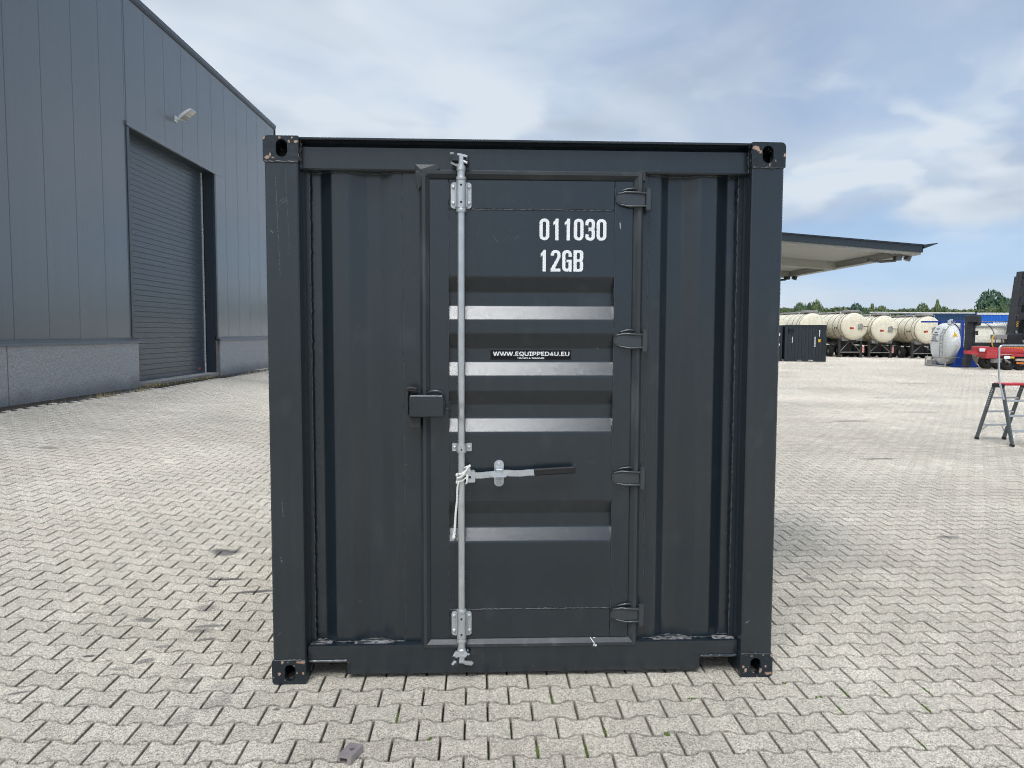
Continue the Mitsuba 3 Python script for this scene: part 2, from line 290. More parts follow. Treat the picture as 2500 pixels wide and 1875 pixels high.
def paver_color(p, n, uv):
    r, c, dy, dx = paver_at(p)
    a, b = cell_rand(r, c, 3), cell_rand(r, c, 9)
    col = mix((0.468, 0.424, 0.348), (0.535, 0.488, 0.404), a)
    col = mix(col, (0.55, 0.465, 0.385), 0.35 * b * smoothstep(0.35, 0.7, noise(p.x * 0.9, p.y * 0.9, 2)))
    big = fbm(p.x * 0.55, p.y * 0.35, 5, 4)
    col *= 0.88 + 0.20 * smoothstep(0.22, 0.78, big)
    band = fbm(p.x * 0.10 + 3, p.y * 0.55, 11, 3); col *= 0.93 + 0.12 * smoothstep(0.3, 0.7, band)
    light = smoothstep(0.62, 0.80, fbm(p.x * 3.5, p.y * 2.2, 8, 3)); col = col * (1 + 0.12 * light)
    far = smoothstep(3.0, 9.0, p.y)
    sp = noise(p.x * 260, p.y * 260, 1); sp2 = noise(p.x * 120, p.y * 120, 4); sp3 = cell_rand(p.x * 210, p.y * 210, 2)
    g = 1 + (1 - 0.8 * far) * (0.85 * (sp - 0.5) + 0.45 * (sp2 - 0.5) + 0.40 * (sp3 - 0.5))
    col *= dr.maximum(g, 0.35)
    warp = 0.35 * (fbm(p.x * 9, p.y * 9, 3, 3) - 0.5); warp2 = 0.35 * (fbm(p.x * 9, p.y * 9, 13, 3) - 0.5)
    edge = dr.maximum(smoothstep(0.0125, 0.0050, dy), smoothstep(0.0110, 0.0050, dx)); col *= 1 - 0.26 * edge
    s = mi.Float(0)
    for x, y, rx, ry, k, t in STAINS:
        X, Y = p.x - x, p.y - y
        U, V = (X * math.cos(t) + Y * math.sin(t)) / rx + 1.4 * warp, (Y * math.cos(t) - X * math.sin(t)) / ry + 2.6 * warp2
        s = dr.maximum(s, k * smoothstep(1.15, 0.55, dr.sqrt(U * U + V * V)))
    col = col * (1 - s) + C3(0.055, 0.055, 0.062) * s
    return col
def joint_color(p):
    g = smoothstep(0.56, 0.72, noise(p.x * 3.1, p.y * 3.1, 6)) * smoothstep(-1.6, -0.2, p.x) * smoothstep(2.6, 0.0, p.y)
    c = mix((0.030, 0.026, 0.021), (0.060, 0.052, 0.041), noise(p.x * 150, p.y * 150, 2))
    return c * (1 - 0.6 * g) + C3(0.06, 0.085, 0.02) * 0.6 * g
NEAR = (-7.9, 17.9, -1.52, 20.0)                 # the pavers are laid one by one inside this field
def yard_color(p, n, uv):
    r, c, dy, dx = paver_at(p)
    dist = dr.sqrt(dr.square(p.x) + dr.square(p.y + 3.6)); soft = 0.0012 + 0.00010 * dist
    j = dr.maximum(smoothstep(0.0055 + soft, 0.0030, dy), smoothstep(0.0060 + soft, 0.0034, dx)) * smoothstep(90, 30, dist)
    inside = (p.x > NEAR[0]) & (p.x < NEAR[1]) & (p.y > NEAR[2]) & (p.y < NEAR[3])
    j = dr.select(inside, 1.0, j)
    return paver_color(p, n, uv) * (1 - j) + joint_color(p) * j
mat('paver', paver_color, 0.85, spec=0.3, bump=(lambda p, n, uv: noise(p.x * 220, p.y * 220, 1) * smoothstep(6, 1, p.y), 0.0012))
mat('yard_ground', yard_color, 0.9, spec=0.2)

def ground_sheet():
    xs = np.unique(np.r_[-600, -200, -60, -20, -9, np.arange(-8, 0, 0.25), NEAR[0], 0, 6.5, NEAR[1], 30, 66.5, 70, 200, 700])
    ys = np.unique(np.r_[-300, -60, -10, NEAR[2] - .004, NEAR[2] + .004, 5, 10, NEAR[3] - .004, NEAR[3] + .004, 40, 80, 200, 900])
    xs = np.unique(np.r_[xs[(np.abs(xs - NEAR[0]) > 1e-6) & (np.abs(xs - NEAR[1]) > 1e-6)], NEAR[0] - .004, NEAR[0] + .004, NEAR[1] - .004, NEAR[1] + .004])
    X, Y = np.meshgrid(xs, ys); Z = gz(X)
    ins = (X > NEAR[0]) & (X < NEAR[1]) & (Y > NEAR[2]) & (Y < NEAR[3])
    Z = np.where(ins, Z - 0.026, Z - 0.001)
    n, m = X.shape; i, j = np.meshgrid(np.arange(n - 1), np.arange(m - 1), indexing='ij'); a = (i * m + j).ravel()
    return trimesh.Trimesh(np.stack([X, Y, Z], -1).reshape(-1, 3), np.vstack([np.c_[a, a + 1, a + m + 1], np.c_[a, a + m + 1, a + m]]), process=False)
tag(add('pavement', ground_sheet(), 'yard_ground'), None, kind='structure')

def paver_template():
    h = LX / 2; f, g = 0.036, 0.063
    near = [(-h, -AMP), (-h + f, -AMP), (-h + g, AMP), (h - g, AMP), (h - f, -AMP), (h, -AMP)]
    near = [(x, y - LY / 2) for x, y in near]; far = [(x, -y) for x, y in near][::-1]
    P = sg.Polygon(near + far)
    out = sg.Polygon([(x * (h - 0.0042) / h, y - math.copysign(0.0040, y)) for x, y in near + far])
    top = sg.Polygon([(x * (h - 0.0060) / h, y - math.copysign(0.0056, y)) for x, y in near + far])
    a = np.array(top.exterior.coords)[:-1]; b = np.array(out.exterior.coords)[:-1]
    V = np.vstack([np.c_[a, np.zeros(12)], np.c_[b, np.full(12, -0.0045)], np.c_[b, np.full(12, -0.030)]])
    ccw = sg.polygon.LinearRing(a).is_ccw
    F = []
    for k in range(5): F += [[k, k + 1, 10 - k], [k, 10 - k, 11 - k]]
    for L in (0, 12):
        for k in range(12):
            l = (k + 1) % 12; F += [[L + k, L + 12 + k, L + 12 + l], [L + k, L + 12 + l, L + l]]
    return V, np.array(F)
PV, PF = paver_template()
cells = []
for r in range(-int((NEAR[3] + .07) / LY), int((-0.07 - NEAR[2]) / LY) + 1):
    yc = -0.07 - LY * r + LY / 2
    D = yc + 3.64
    for c in range(int((NEAR[0] + .1 - 0.01) / LX - r / 2), int((NEAR[1] - .1 - 0.01) / LX - r / 2) + 1):
        xc = 0.010 + LX * (c + r * 0.5) + LX / 2
        if xc < -7.18 + 0.0272 * yc or (abs(xc) < 1.1 and 0.75 < yc < 2.5): continue
        cells.append((xc, yc, D))
cells = np.array(cells)
seen = (cells[:, 2] > 1) & (np.abs((cells[:, 0] - CAM[0]) / cells[:, 2] - 0.043) < 0.66) & (cells[:, 1] > -0.72) & ~((cells[:, 1] > 0.05) & (np.abs(cells[:, 0]) < 1.2 + 0.3 * np.maximum(cells[:, 1], 0)))
order = np.argsort(np.where(seen, np.hypot(cells[:, 0] - CAM[0], cells[:, 2]), 1e9))
near300 = set(order[:300].tolist())
tilt = rng.normal(0, 0.004, (len(cells), 2)); lift = rng.normal(0, 0.0008, len(cells))
slope = (gz(cells[:, 0] + .05) - gz(cells[:, 0] - .05)) / 0.1
pd = ply(trimesh.Trimesh(PV, PF, process=False), 'paver')
for k in order[:300]:
    x, y, _ = cells[k]
    M = T().translate([x, y, float(gz(x)) + float(lift[k])]).rotate([0, 1, 0], -math.degrees(math.atan(slope[k]) + tilt[k, 0])).rotate([1, 0, 0], math.degrees(tilt[k, 1]))
    scene[new('pavement__paver')] = {**pd, 'to_world': M}
rest = np.array([k for k in range(len(cells)) if k not in near300])
V = np.repeat(PV[None], len(rest), 0); V[:, :, 2] += (V[:, :, 0] * (slope[rest] + tilt[rest, 0])[:, None] + V[:, :, 1] * tilt[rest, 1][:, None]) + (gz(cells[rest, 0]) + lift[rest])[:, None]
V[:, :, 0] += cells[rest, 0][:, None]; V[:, :, 1] += cells[rest, 1][:, None]
F = (PF[None] + (np.arange(len(rest)) * len(PV))[:, None, None]).reshape(-1, 3)
tag(add('pavement__paver_field', trimesh.Trimesh(V.reshape(-1, 3), F, process=False), 'paver'), None, kind='stuff')

# moss in the joints in front of the container
mv = []
for _ in range(70):
    k = order[rng.integers(0, 300)]; x, y, _d = cells[k]
    if x < -0.7 or y > -0.08: continue
    side = rng.random() < 0.6
    for _ in range(rng.integers(5, 12)):
        q = np.array([x + (LX / 2 if side else rng.uniform(.04, .07)), y + (rng.uniform(-.07, .0) if side else LY / 2 + rng.uniform(-.012, .012)), -0.004])
        s = trimesh.creation.icosphere(1, 1.0); s.vertices *= rng.uniform(.004, .0085, 3) * [1, 1.2, 1.1]; s.vertices *= 1 + rng.normal(0, .15, (len(s.vertices), 1)); s.apply_translation(q); mv.append(s)
tag(add('moss', cat(mv), 'moss'), 'green moss tufts in the paving joints in front of the container', 'moss', kind='stuff')

# ------------------------------------------------------------------ the grey warehouse on the left
WA = 0.02724; WN = math.hypot(WA, 1); WX0 = -7.66
WM = np.array([[WA / WN, 1 / WN, 0, WX0], [1 / WN, -WA / WN, 0, 0], [0, 0, 1, 0], [0, 0, 0, 1.0]])     # (u along the wall, w outwards, z) -> world
def wbox(u0, u1, w0, w1, z0, z1, b=0.0):
    m = box(u0, u1, w0, w1, z0, z1, b); m.apply_transform(WM); m.invert(); return m
def wall(m): m = m.copy(); m.apply_transform(WM); m.invert(); return m
W = tag('warehouse', 'long grey metal-clad warehouse with a roller door, along the left of the yard', 'warehouse')
seams = [8.635 + 0.9425 * k for k in range(-8, 16)]
DU0, DU1, DZ = 12.50, 17.19, 5.86
def uz_panel(u0, u1, z0, z1):
    return wbox(u0 + .004, u1 - .004, -0.10, 0, z0, z1, 0.006)
for a, b in zip(seams[:-1], seams[1:]):
    if b <= DU0 or a >= DU1: add(W + '__panel', uz_panel(a, b, 1.53, 8.42), 'cladding')
    else:
        add(W + '__panel', uz_panel(max(a, DU0 - .02) if a < DU0 and b > DU0 else a, b if b < DU1 else b, DZ, 8.42), 'cladding')
        if a < DU0 < b: add(W + '__panel', uz_panel(a, DU0 - .03, 1.53, 8.42), 'cladding')
        if a < DU1 < b: add(W + '__panel', uz_panel(DU1 + .02, b, 1.53, DZ), 'cladding')
add(W + '__coping', [wbox(seams[0], 22.83, -0.45, 0.045, 8.44, 8.56, .01), wbox(seams[0], 22.83, 0.0, 0.03, 8.405, 8.44, .004)], 'cladding_trim')
add(W + '__corner_trim', wbox(22.775, 22.82, -0.2, 0.03, 1.5, 8.40, .004), 'jamb_dark')
core = [wbox(seams[0], DU0 - .05, -16, -0.105, 0.0, 8.38), wbox(DU1 + .05, 22.76, -16, -0.105, 0.0, 8.38), wbox(DU0 - .05, DU1 + .05, -16, -0.105, DZ + .02, 8.38), wbox(DU0 - .05, DU1 + .05, -16, -0.6, 0.0, DZ + .02)]
add(W + '__wall_core', core, 'cladding_trim')
add(W + '__plinth', [wbox(seams[0], DU0 - .012, -.10, .055, 0.2, 1.46), wbox(DU1 + .03, 22.77, -.34, .055, .2, 1.46)], 'concrete_plain')
for a, b in [(1.1, 2.3), (2.31, 8.30), (8.318, 12.55), (17.18, 22.78)]:
    add(W + '__plinth__slab', wbox(a, b, .05, .085, .30, 1.465, .006), 'washed_concrete')
def capflash(u0, u1):
    p = sg.Polygon([(0.0, 1.535), (0.015, 1.555), (0.12, 1.500), (0.125, 1.462), (0.085, 1.466), (0.0, 1.50)])
    m = along_x(p, u0, u1); return wall(m)
add(W + '__sill_flashing', [capflash(1.1, 12.60), capflash(17.10, 22.8)], 'flashing', smooth=20)
add(W + '__sill_rail', [wbox(1.1, 12.46, .0, .012, 1.56, 1.575), wbox(17.2, 22.77, .0, .012, 1.56, 1.575)], 'flashing')
add(W + '__door_trim', wbox(12.40, 17.32, -.02, .045, DZ - .04, DZ + .055, .006), 'cladding')
add(W + '__door_trim', wbox(12.42, 12.53, -.04, .028, 1.56, DZ - .045, .006), 'cladding_trim')
add(W + '__door_trim', wbox(17.16, 17.27, -.04, .028, 1.56, DZ - .045, .006), 'cladding_trim')
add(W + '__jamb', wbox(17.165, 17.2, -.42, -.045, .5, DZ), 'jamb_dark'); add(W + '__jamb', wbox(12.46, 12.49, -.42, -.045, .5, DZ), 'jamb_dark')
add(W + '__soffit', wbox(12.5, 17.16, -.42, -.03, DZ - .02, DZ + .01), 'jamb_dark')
add(W + '__door_seal', wbox(17.085, 17.105, -.30, -.27, .60, DZ - .03), 'trailer_white')
add(W + '__threshold', wbox(12.56, 17.16, -.45, .05, .30, .615, .01), 'concrete_plain')
RD = W + '__roller_door'
p = sg.Polygon([(-.34, .0), (-.306, .0), (-.30, .006), (-.30, .1085), (-.306, .1145), (-.34, .1145)])
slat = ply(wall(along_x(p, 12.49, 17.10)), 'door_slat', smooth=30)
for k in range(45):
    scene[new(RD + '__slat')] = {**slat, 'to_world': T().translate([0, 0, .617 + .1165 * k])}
add(RD + '__label_plate', wbox(16.62, 16.80, -.301, -.297, .72, .755), 'placard_red')
# gravel strip, threshold weeds
gp = wbox(seams[0], 12.55, .085, .46, .2, .512); 
tag(add('gravel_strip', [gp, wbox(17.2, 22.9, .085, .40, .2, .515)], 'gravel'), None, kind='structure')
st = trimesh.creation.icosphere(0, 1.0); SV, SF = np.array(st.vertices), np.array(st.faces)
def scatter(n, u0, u1, w0, w1, z, r0, r1):
    u, w = rng.uniform(u0, u1, n), rng.uniform(w0, w1, n); r = rng.uniform(r0, r1, n)
    v = SV[None] * (r[:, None, None] * rng.uniform(.6, 1.2, (n, 1, 3))) * (1 + rng.normal(0, .12, (n, 12, 1)))
    v += np.stack([u, w, z + 0 * u], -1)[:, None]
    m = trimesh.Trimesh(v.reshape(-1, 3), (SF[None] + (np.arange(n) * 12)[:, None, None]).reshape(-1, 3), process=False); return wall(m)
tag(add('gravel_stones', [scatter(2600, 6.5, 12.5, .09, .47, .515, .012, .03), scatter(700, 17.2, 22.8, .09, .40, .515, .012, .03)], 'gravel'), 'dark loose gravel along the foot of the warehouse wall', 'gravel', kind='stuff')
def blades(n, u0, u1, w0, w1, h0, h1, z):
    u, w, h = rng.uniform(u0, u1, n), rng.uniform(w0, w1, n), rng.uniform(h0, h1, n)
    a = rng.uniform(0, 2 * np.pi, n); lean = rng.uniform(.1, .9, n) * h
    b = np.stack([u, w, np.full(n, z)], -1); s = np.stack([-np.sin(a), np.cos(a), 0 * a], -1) * .005
    tip = b + np.stack([np.cos(a) * lean, np.sin(a) * lean, h], -1)
    v = np.stack([b - s, b + s, tip], 1).reshape(-1, 3)
    return wall(trimesh.Trimesh(v, np.arange(3 * n).reshape(-1, 3), process=False))
gr = []
for u0, u1, n in [(9.9, 10.6, 60), (11.5, 11.8, 30), (12.5, 13.5, 150), (13.4, 17.3, 130), (17.5, 22.5, 100), (8.3, 12.5, 60), (15.3, 16.2, 50)]:
    gr.append(blades(n, u0, u1, .40 if u0 < 12.4 or u0 > 17.4 else .05, .60 if u0 < 12.4 or u0 > 17.4 else .30, .03, .12, .53))
tag(add('dry_weeds', gr, 'dry_grass'), 'straw-coloured dry weeds along the foot of the warehouse wall', 'weeds', kind='stuff')

# floodlight on the wall above the door
FL = tag('floodlight', 'pale grey floodlight on a short arm above the roller door', 'floodlight')
def fl(m):
    M = trimesh.transformations.rotation_matrix(math.radians(38), (1, 0, 0)); m = m.copy(); m.apply_scale(.80); m.apply_transform(M); m.apply_translation((14.86, .14, 6.60)); return wall(m)
add(FL + '__wall_plate', wbox(14.79, 14.93, 0.002, .025, 6.53, 6.67, .005), 'lamp_grey')
add(FL + '__arm', [wall(rod((14.86, .02, 6.60), (14.86, .17, 6.60), .032)), fl(rod((-.20, .03, .0), (.20, .03, .0), .028))], 'lamp_grey', smooth=30)
hp = [(x, y, z) for x in (-.19, .19) for y, z in ((.0, -.035), (.0, .02), (.43, -.035), (.43, .0))] + [(x, .1, .055) for x in (-.17, .17)] + [(x, .3, .045) for x in (-.17, .17)]
add(FL + '__housing', fl(hull(hp)), 'lamp_grey')
add(FL + '__face', fl(box(-.175, .175, .015, .415, -.041, -.034)), 'lamp_face')
add(FL + '__lens', fl(box(-.16, .16, .27, .40, -.047, -.040, .003)), 'lamp_lens')
add(FL + '__lens', fl(box(-.16, .16, .19, .25, -.046, -.040, .002)), 'lamp_lens')

# ------------------------------------------------------------------ the dark grey container
K = tag('container', 'dark grey ten-foot shipping container with a hinged end door, in the middle of the yard', 'shipping container')
HW, CH, CL = 1.219, 2.591, 2.991
def casting(sx, sz, back):
    """corner casting with oval holes in its end, its side and its top or bottom"""
    w, h, l, t, r = .162, .118, .178, .026, .018
    o = sg.box(0, 0, w, h).difference(sg.box(0, h - .022, .022, h)).union(sg.Point(.022, h - .022).buffer(.022, 8))
    o = o.intersection(sg.box(-1, .0, w, h)).buffer(-.004).buffer(.004, 4)
    S = csec(o).extrude(l).rotate((90, 0, 0)).translate((0, l, 0))
    S -= m3.Manifold.cube((w - 2 * t, l - 2 * t, h - 2 * t)).translate((t, t, t))
    hole = sg.LineString([(w / 2 + .004, h / 2 - .012), (w / 2 + .004, h / 2 + .016)]).buffer(.026, 10)
    S -= csec(hole).extrude(.06).rotate((90, 0, 0)).translate((0, .04, 0))
    side = sg.LineString([(l / 2 - .018, h / 2), (l / 2 + .018, h / 2)]).buffer(.026, 8)
    c = csec(side).extrude(.06).rotate((90, 0, 90)).translate((-.02, 0, 0)); S -= c
    topc = sg.LineString([(w / 2, l / 2 - .03), (w / 2, l / 2 + .03)]).buffer(.03, 8)
    S -= csec(topc).extrude(.06).translate((0, 0, h - .04))
    m = mani(S)                                   # outer corner at x=0 (outside), y=0 (end face), z=h (outer horizontal face)
    M = np.eye(4)
    if sz < 0: M = np.diag([1, 1, -1, 1.0]); M[2, 3] = h
    m.apply_transform(M)
    if sz < 0: m.invert()
    if back: m.apply_transform(np.diag([1, -1, 1, 1.0])); m.invert(); m.apply_translation((0, CL, 0))
    m.apply_translation((-HW, 0, CH - h if sz > 0 else 0))
    if sx > 0: m.apply_transform(np.diag([-1, 1, 1, 1.0])); m.invert()
    return m
for b in (0, 1):
    for sx in (-1, 1):
        for sz in (1, -1): add(K + '__corner_casting', casting(sx, sz, b), 'paint_scarred' if not b else 'paint_grey', smooth=25)
for s in (-1, 1):
    post = sg.Polygon([(-1.213, .010), (-1.207, .005), (-1.068, .005), (-1.062, .011), (-1.062, .118), (-1.213, .118)])
    inner = sg.Polygon([(-1.062, .088), (-1.052, .088), (-1.052, .108), (-1.034, .108), (-1.034, .165), (-1.062, .165)])
    ms = [along_z(post, .118, 2.473), along_z(inner, .118, 2.473)]
    if s > 0:
        ms = [moved(m, np.diag([-1, 1, 1, 1.0])) for m in ms]; [m.invert() for m in ms]
    add(K + '__corner_post', ms, 'paint_front', smooth=30)
    bp = box(-1.213, -1.06, CL - .16, CL - .005, .118, 2.473, .006)
    if s > 0: bp = moved(bp, np.diag([-1, 1, 1, 1.0])); bp.invert()
    add(K + '__corner_post', bp, 'paint_grey')
hd = sg.Polygon([(.055, 2.456), (.062, 2.449), (.165, 2.449), (.165, 2.584), (.098, 2.584), (.094, 2.566), (.062, 2.560), (.055, 2.553)])
add(K + '__header', along_x(hd, -1.059, 1.059), 'paint_grey', smooth=30)
sill = sg.box(-1.059, .024, 1.059, .166).buffer(-.005).buffer(.005, 3)
for s in (-1, 1):
    n = sg.Polygon([(-1.09, -.1), (-.864, -.1), (-.860, .070), (-.872, .084), (-1.09, .084)])
    sill = sill.difference(n if s < 0 else sa.scale(n, -1, 1, origin=(0, 0)))
sm = cat([plate(sill, .052, .075), box(-1.055, 1.055, .073, .22, .150, .163), box(-.85, .85, .073, .15, .03, .045)])
add(K + '__sill', sm, 'paint_front')
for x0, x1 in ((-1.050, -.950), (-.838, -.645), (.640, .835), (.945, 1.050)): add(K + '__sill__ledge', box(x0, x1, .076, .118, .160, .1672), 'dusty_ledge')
for s in (-1, 1):
    q = [box(-1.056, -.868, .044, .32, .084, .098, .004), box(-.868, -.858, .046, .32, .026, .086, .003)]
    if s > 0: q = [moved(m, np.diag([-1, 1, 1, 1.0])) for m in q]; [m.invert() for m in q]
    add(K + '__fork_pocket', q, 'paint_grey')
pathL = [(-1.034, .139), (-.980, .139), (-.922, .104), (-.842, .104), (-.770, .139), (-.700, .139), (-.636, .104), (-.588, .104)]
pathR = [(1.034, .139), (.982, .139), (.922, .104), (.842, .104), (.768, .139), (.697, .139), (.645, .104), (.588, .104)]
for pth in (pathL, pathR): add(K + '__end_panel', along_z(sheet(bend([np.array(q) for q in pth],   .011, 6), .003), .158, 2.455), 'paint_front', smooth=35)
for x0, x1 in ((-.592, -.492), (.504, .592)): add(K + '__door_frame', box(x0, x1, .094, .13, .160, 2.455, .002), 'paint_grey')
add(K + '__door_frame', box(-.491, .503, .0945, .13, 2.40, 2.455, .002), 'paint_grey')
wl = []
for s, pth in ((-1, pathL), (1, pathR)):
    P = np.array(pth)
    for (xa, ya), (xb, yb) in zip(P[:-1], P[1:]):
        n = max(2, int(abs(xb - xa) / .03))
        wl.append(bead((xa, ya - .005, .167), (xb, yb - .005, .167), .0042, .45, seed=int(abs(xa) * 1000)))
        wl.append(bead((xa, ya - .005, 2.449), (xb, yb - .005, 2.449), .0042, .45, seed=int(abs(xa) * 1000) + 7))
    wl += [bead((s * 1.0335, .112, .17), (s * 1.0335, .112, 2.447), .0042, .6, .012, seed=5 + s), bead((s * .591, .097, .17), (s * .591, .097, 2.447), .0034, .6, .012, seed=15 + s),
           bead((s * 1.059, .05, 2.452), (s * 1.059, .05, 2.556), .006, .4, seed=25 + s), bead((s * 1.213, .002, 2.4725), (s * 1.062, .002, 2.4725), .0045, .4, seed=35 + s),
           bead((s * 1.213, .002, .1185), (s * 1.062, .002, .1185), .004, .4, seed=45 + s), bead((s * 1.054, .046, .092), (s * .872, .046, .092), .005, .5, seed=55 + s)]
for m in wl: add(K + '__weld_bead', m, 'weld_paint', smooth=True)
# sides, roof, back and floor
def corr_side(x, y0, y1):
    ys = [y0]; pth = []; y = y0; out = True
    while y < y1 - .02:
        pth += [(x, y), (x, min(y + .07, y1))]; 
        if y + .07 >= y1: break
        pth += [(x - math.copysign(.034, x), min(y + .105, y1)), (x - math.copysign(.034, x), min(y + .175, y1))]; y += .21
    return pth
def dedupe(p):
    o = [p[0]]
    for q in p[1:]:
        if math.hypot(q[0] - o[-1][0], q[1] - o[-1][1]) > 1e-6: o.append(q)
    return o
for s, spans in ((-1, [(.17, CL - .17, .16, 2.50)]), (1, [(.17, .58, .16, 2.50), (2.41, CL - .17, .16, 2.50), (.58, 2.41, .16, 1.05), (.58, 2.41, 2.28, 2.50)])):
    for y0, y1, z0, z1 in spans: add(K + '__side_panel', along_z(sheet(dedupe(corr_side(s * 1.205, y0, y1)), .003), z0, z1), 'paint_grey')
    add(K + '__side_rail', [box(min(s * 1.15, s * 1.213), max(s * 1.15, s * 1.213), .178, CL - .178, .02, .16, .004), box(min(s * 1.15, s * 1.213), max(s * 1.15, s * 1.213), .178, CL - .178, 2.50, 2.58, .004)], 'paint_grey')
add(K + '__roof', [box(-1.165, 1.165, .012, CL - .02, 2.578, 2.5885, .003)], 'paint_grey')
add(K + '__roof_edge', along_x(sg.Polygon([(.034, 2.5845), (.060, 2.5845), (.060, 2.594), (.046, 2.594), (.036, 2.588)]), -1.056, 1.056), 'weld_paint')
add(K + '__floor', box(-1.15, 1.15, .225, CL - .05, .125, .15), 'wood_pale')
add(K + '__back_wall', [box(-1.06, 1.06, CL - .06, CL - .03, .12, 2.58)], 'paint_grey')
add(K + '__lining', [box(-1.16, -1.14, .2, CL - .07, .151, 2.56), box(-1.139, 1.05, CL - .085, CL - .062, .151, 2.56), box(-1.139, 1.05, .155, .17, .151, 2.56)], 'hatch_white')
# the side hatch, swung up on the right
H = K + '__side_hatch'; zr, zo = 2.262, 2.186        # hinge side and outer edge of its top
def hz(x): return zr + (zo - zr) * (x - 1.225) / (2.252 - 1.225)
def hq(x0, x1, y0, y1, a, b):
    return hull([(x, y, hz(x) + k) for x in (x0, x1) for y in (y0, y1) for k in (a, b)])
add(H, [hq(1.225, 2.25, .60, 2.395, -.008, 0.0), hq(1.225, 2.25, .60, .612, -.040, -.008)], 'paint_grey')
add(H + '__drip_edge', [hull([(2.25, y, hz(2.25) + k) for y in (.59, 2.40) for k in (-.020, .003)] + [(2.328, y, hz(2.25) + .009 + k) for y in (.59, 2.40) for k in (0, .004)]), hq(1.225, 2.25, .588, .602, -.003, .004)], 'paint_grey')
add(H + '__lining', [hq(1.225, 2.235, .613, 2.385, -.011, -.0085)], 'hatch_white')
for y0, y1 in ((.613, .653), (1.555, 1.595), (2.345, 2.385)): add(H + '__rib', [hq(1.225, 2.205, y0, y1, -.052 if y0 < 1 else -.062, -.012)], 'hatch_white')
add(H + '__rib', hq(2.205, 2.246, .613, 2.386, -.052, -.011), 'hatch_white')
for y in (.70, 2.28):
    z = hz(2.2)
    add(H + '__latch', [rod((2.16, y, z - .055), (2.16, y, z - .080), .023), rod((2.225, y, z - .05), (2.215, y, z - .078), .019), tube([(2.15, y, z - .08), (2.06, y - .01, z - .088), (1.98, y - .015, z - .08)], .008)], 'latch_steel' if y < 1 else 'chassis_dark', smooth=30)
add(H + '__bracket', box(1.24, 1.30, .60, .61, 2.14, 2.21, .004), 'trailer_white')
# --- the end door
D = K + '__door'
add(D + '__stile', box(-.463, -.372, .058, .11, .191, 2.4125, .002), 'paint_grey')
add(D + '__stile', box(.421, .508, .058, .11, .191, 2.4125, .002), 'paint_front')
add(D + '__rail', box(-.370, .419, .059, .11, 2.276, 2.4125, .002), 'paint_grey')
add(D + '__rail', box(-.370, .419, .059, .11, .191, .336, .002), 'paint_grey')
zs = [(.340, .062), (.672, .062), (.738, .098), (.808, .098), (.873, .062), (1.209, .062), (1.277, .098), (1.345, .098), (1.410, .062), (1.482, .062), (1.551, .098), (1.617, .098), (1.688, .062), (1.752, .062), (1.821, .098), (1.886, .098), (1.958, .062), (2.271, .062)]
add(D + '__ribbed_panel', along_x(sheet(bend([np.array((y, z)) for z, y in zs], .006, 5), .0025), -.372, .421), 'paint_front', smooth=35)
add(D + '__backing', box(-.46, .50, .112, .125, .20, 2.40), 'paint_grey')
add(D + '__weld_seam', [bead((-.37, .058, 2.2735), (.42, .058, 2.2735), .0028, .5, seed=3), bead((-.37, .058, .3378), (.42, .058, .3378), .0034, .5, seed=4), bead((-.3725, .057, .2), (-.3725, .057, 2.4), .0024, .8, .014, seed=6), bead((.4215, .057, .2), (.4215, .057, 2.4), .0024, .8, .014, seed=8)], 'weld_paint', smooth=True)
# rubber seal round the door, one length per side
ox0, ox1, oz0, oz1 = -.510, .560, .139, 2.465; w = .050
def gask(a, b, c, d):
    """outer edge a-b, inner edge c-d, in (x, z)"""
    A, B, Cc, Dd = map(np.array, (a, b, c, d)); L = lambda p, q, t: p + (q - p) * t
    pts = [(q[0], .100, q[1]) for q in (A, B, Cc, Dd)] + [(q[0], .043, q[1]) for q in (L(A, Cc, .30), L(B, Dd, .30), L(A, Cc, .58), L(B, Dd, .58))]
    pts += [(q[0], .072, q[1]) for q in (A, B)] + [(q[0], .0635, q[1]) for q in (Cc, Dd)]
    return hull(pts)
G = D + '__seal'
add(G, gask((ox0, oz1), (ox1, oz1), (ox0 + w, oz1 - w * 1.02), (ox1 - w, oz1 - w * 1.02)), 'rubber')
add(G, gask((ox0, oz0), (ox1, oz0), (ox0 + w, oz0 + w * 1.02), (ox1 - w, oz0 + w * 1.02)), 'rubber')
add(G, gask((ox0, oz0), (ox0, oz1), (ox0 + w, oz0 + w), (ox0 + w, oz1 - w)), 'rubber')
add(G, gask((ox1, oz0), (ox1, oz1), (ox1 - w - .001, oz0 + w), (ox1 - w - .001, oz1 - w)), 'rubber')
add(G + '__corner_flap', [hull([(-.527, .05, 2.478), (-.430, .05, 2.478), (-.412, .05, 2.462), (-.47, .044, 2.43), (-.505, .046, 2.42), (-.527, .07, 2.40), (-.50, .06, 2.42), (-.43, .075, 2.44), (-.527, .085, 2.478), (-.43, .085, 2.478), (-.50, .043, 2.455)]),
                         hull([(-.527, .05, 2.45), (-.470, .045, 2.43), (-.512, .055, 2.362), (-.527, .06, 2.39), (-.527, .085, 2.45), (-.47, .085, 2.43), (-.51, .08, 2.362), (-.498, .044, 2.425)])], 'rubber')
add(G + '__corner_flap', hull([(.535, .052, 2.468), (.565, .056, 2.462), (.565, .06, 2.415), (.54, .05, 2.42), (.52, .06, 2.45), (.535, .08, 2.468), (.565, .08, 2.462), (.565, .08, 2.41), (.53, .08, 2.42)]), 'rubber')
sk = [np.array([.322, .060, .189]), np.array([.338, .0425, .169]), np.array([.350, .0440, .150])]
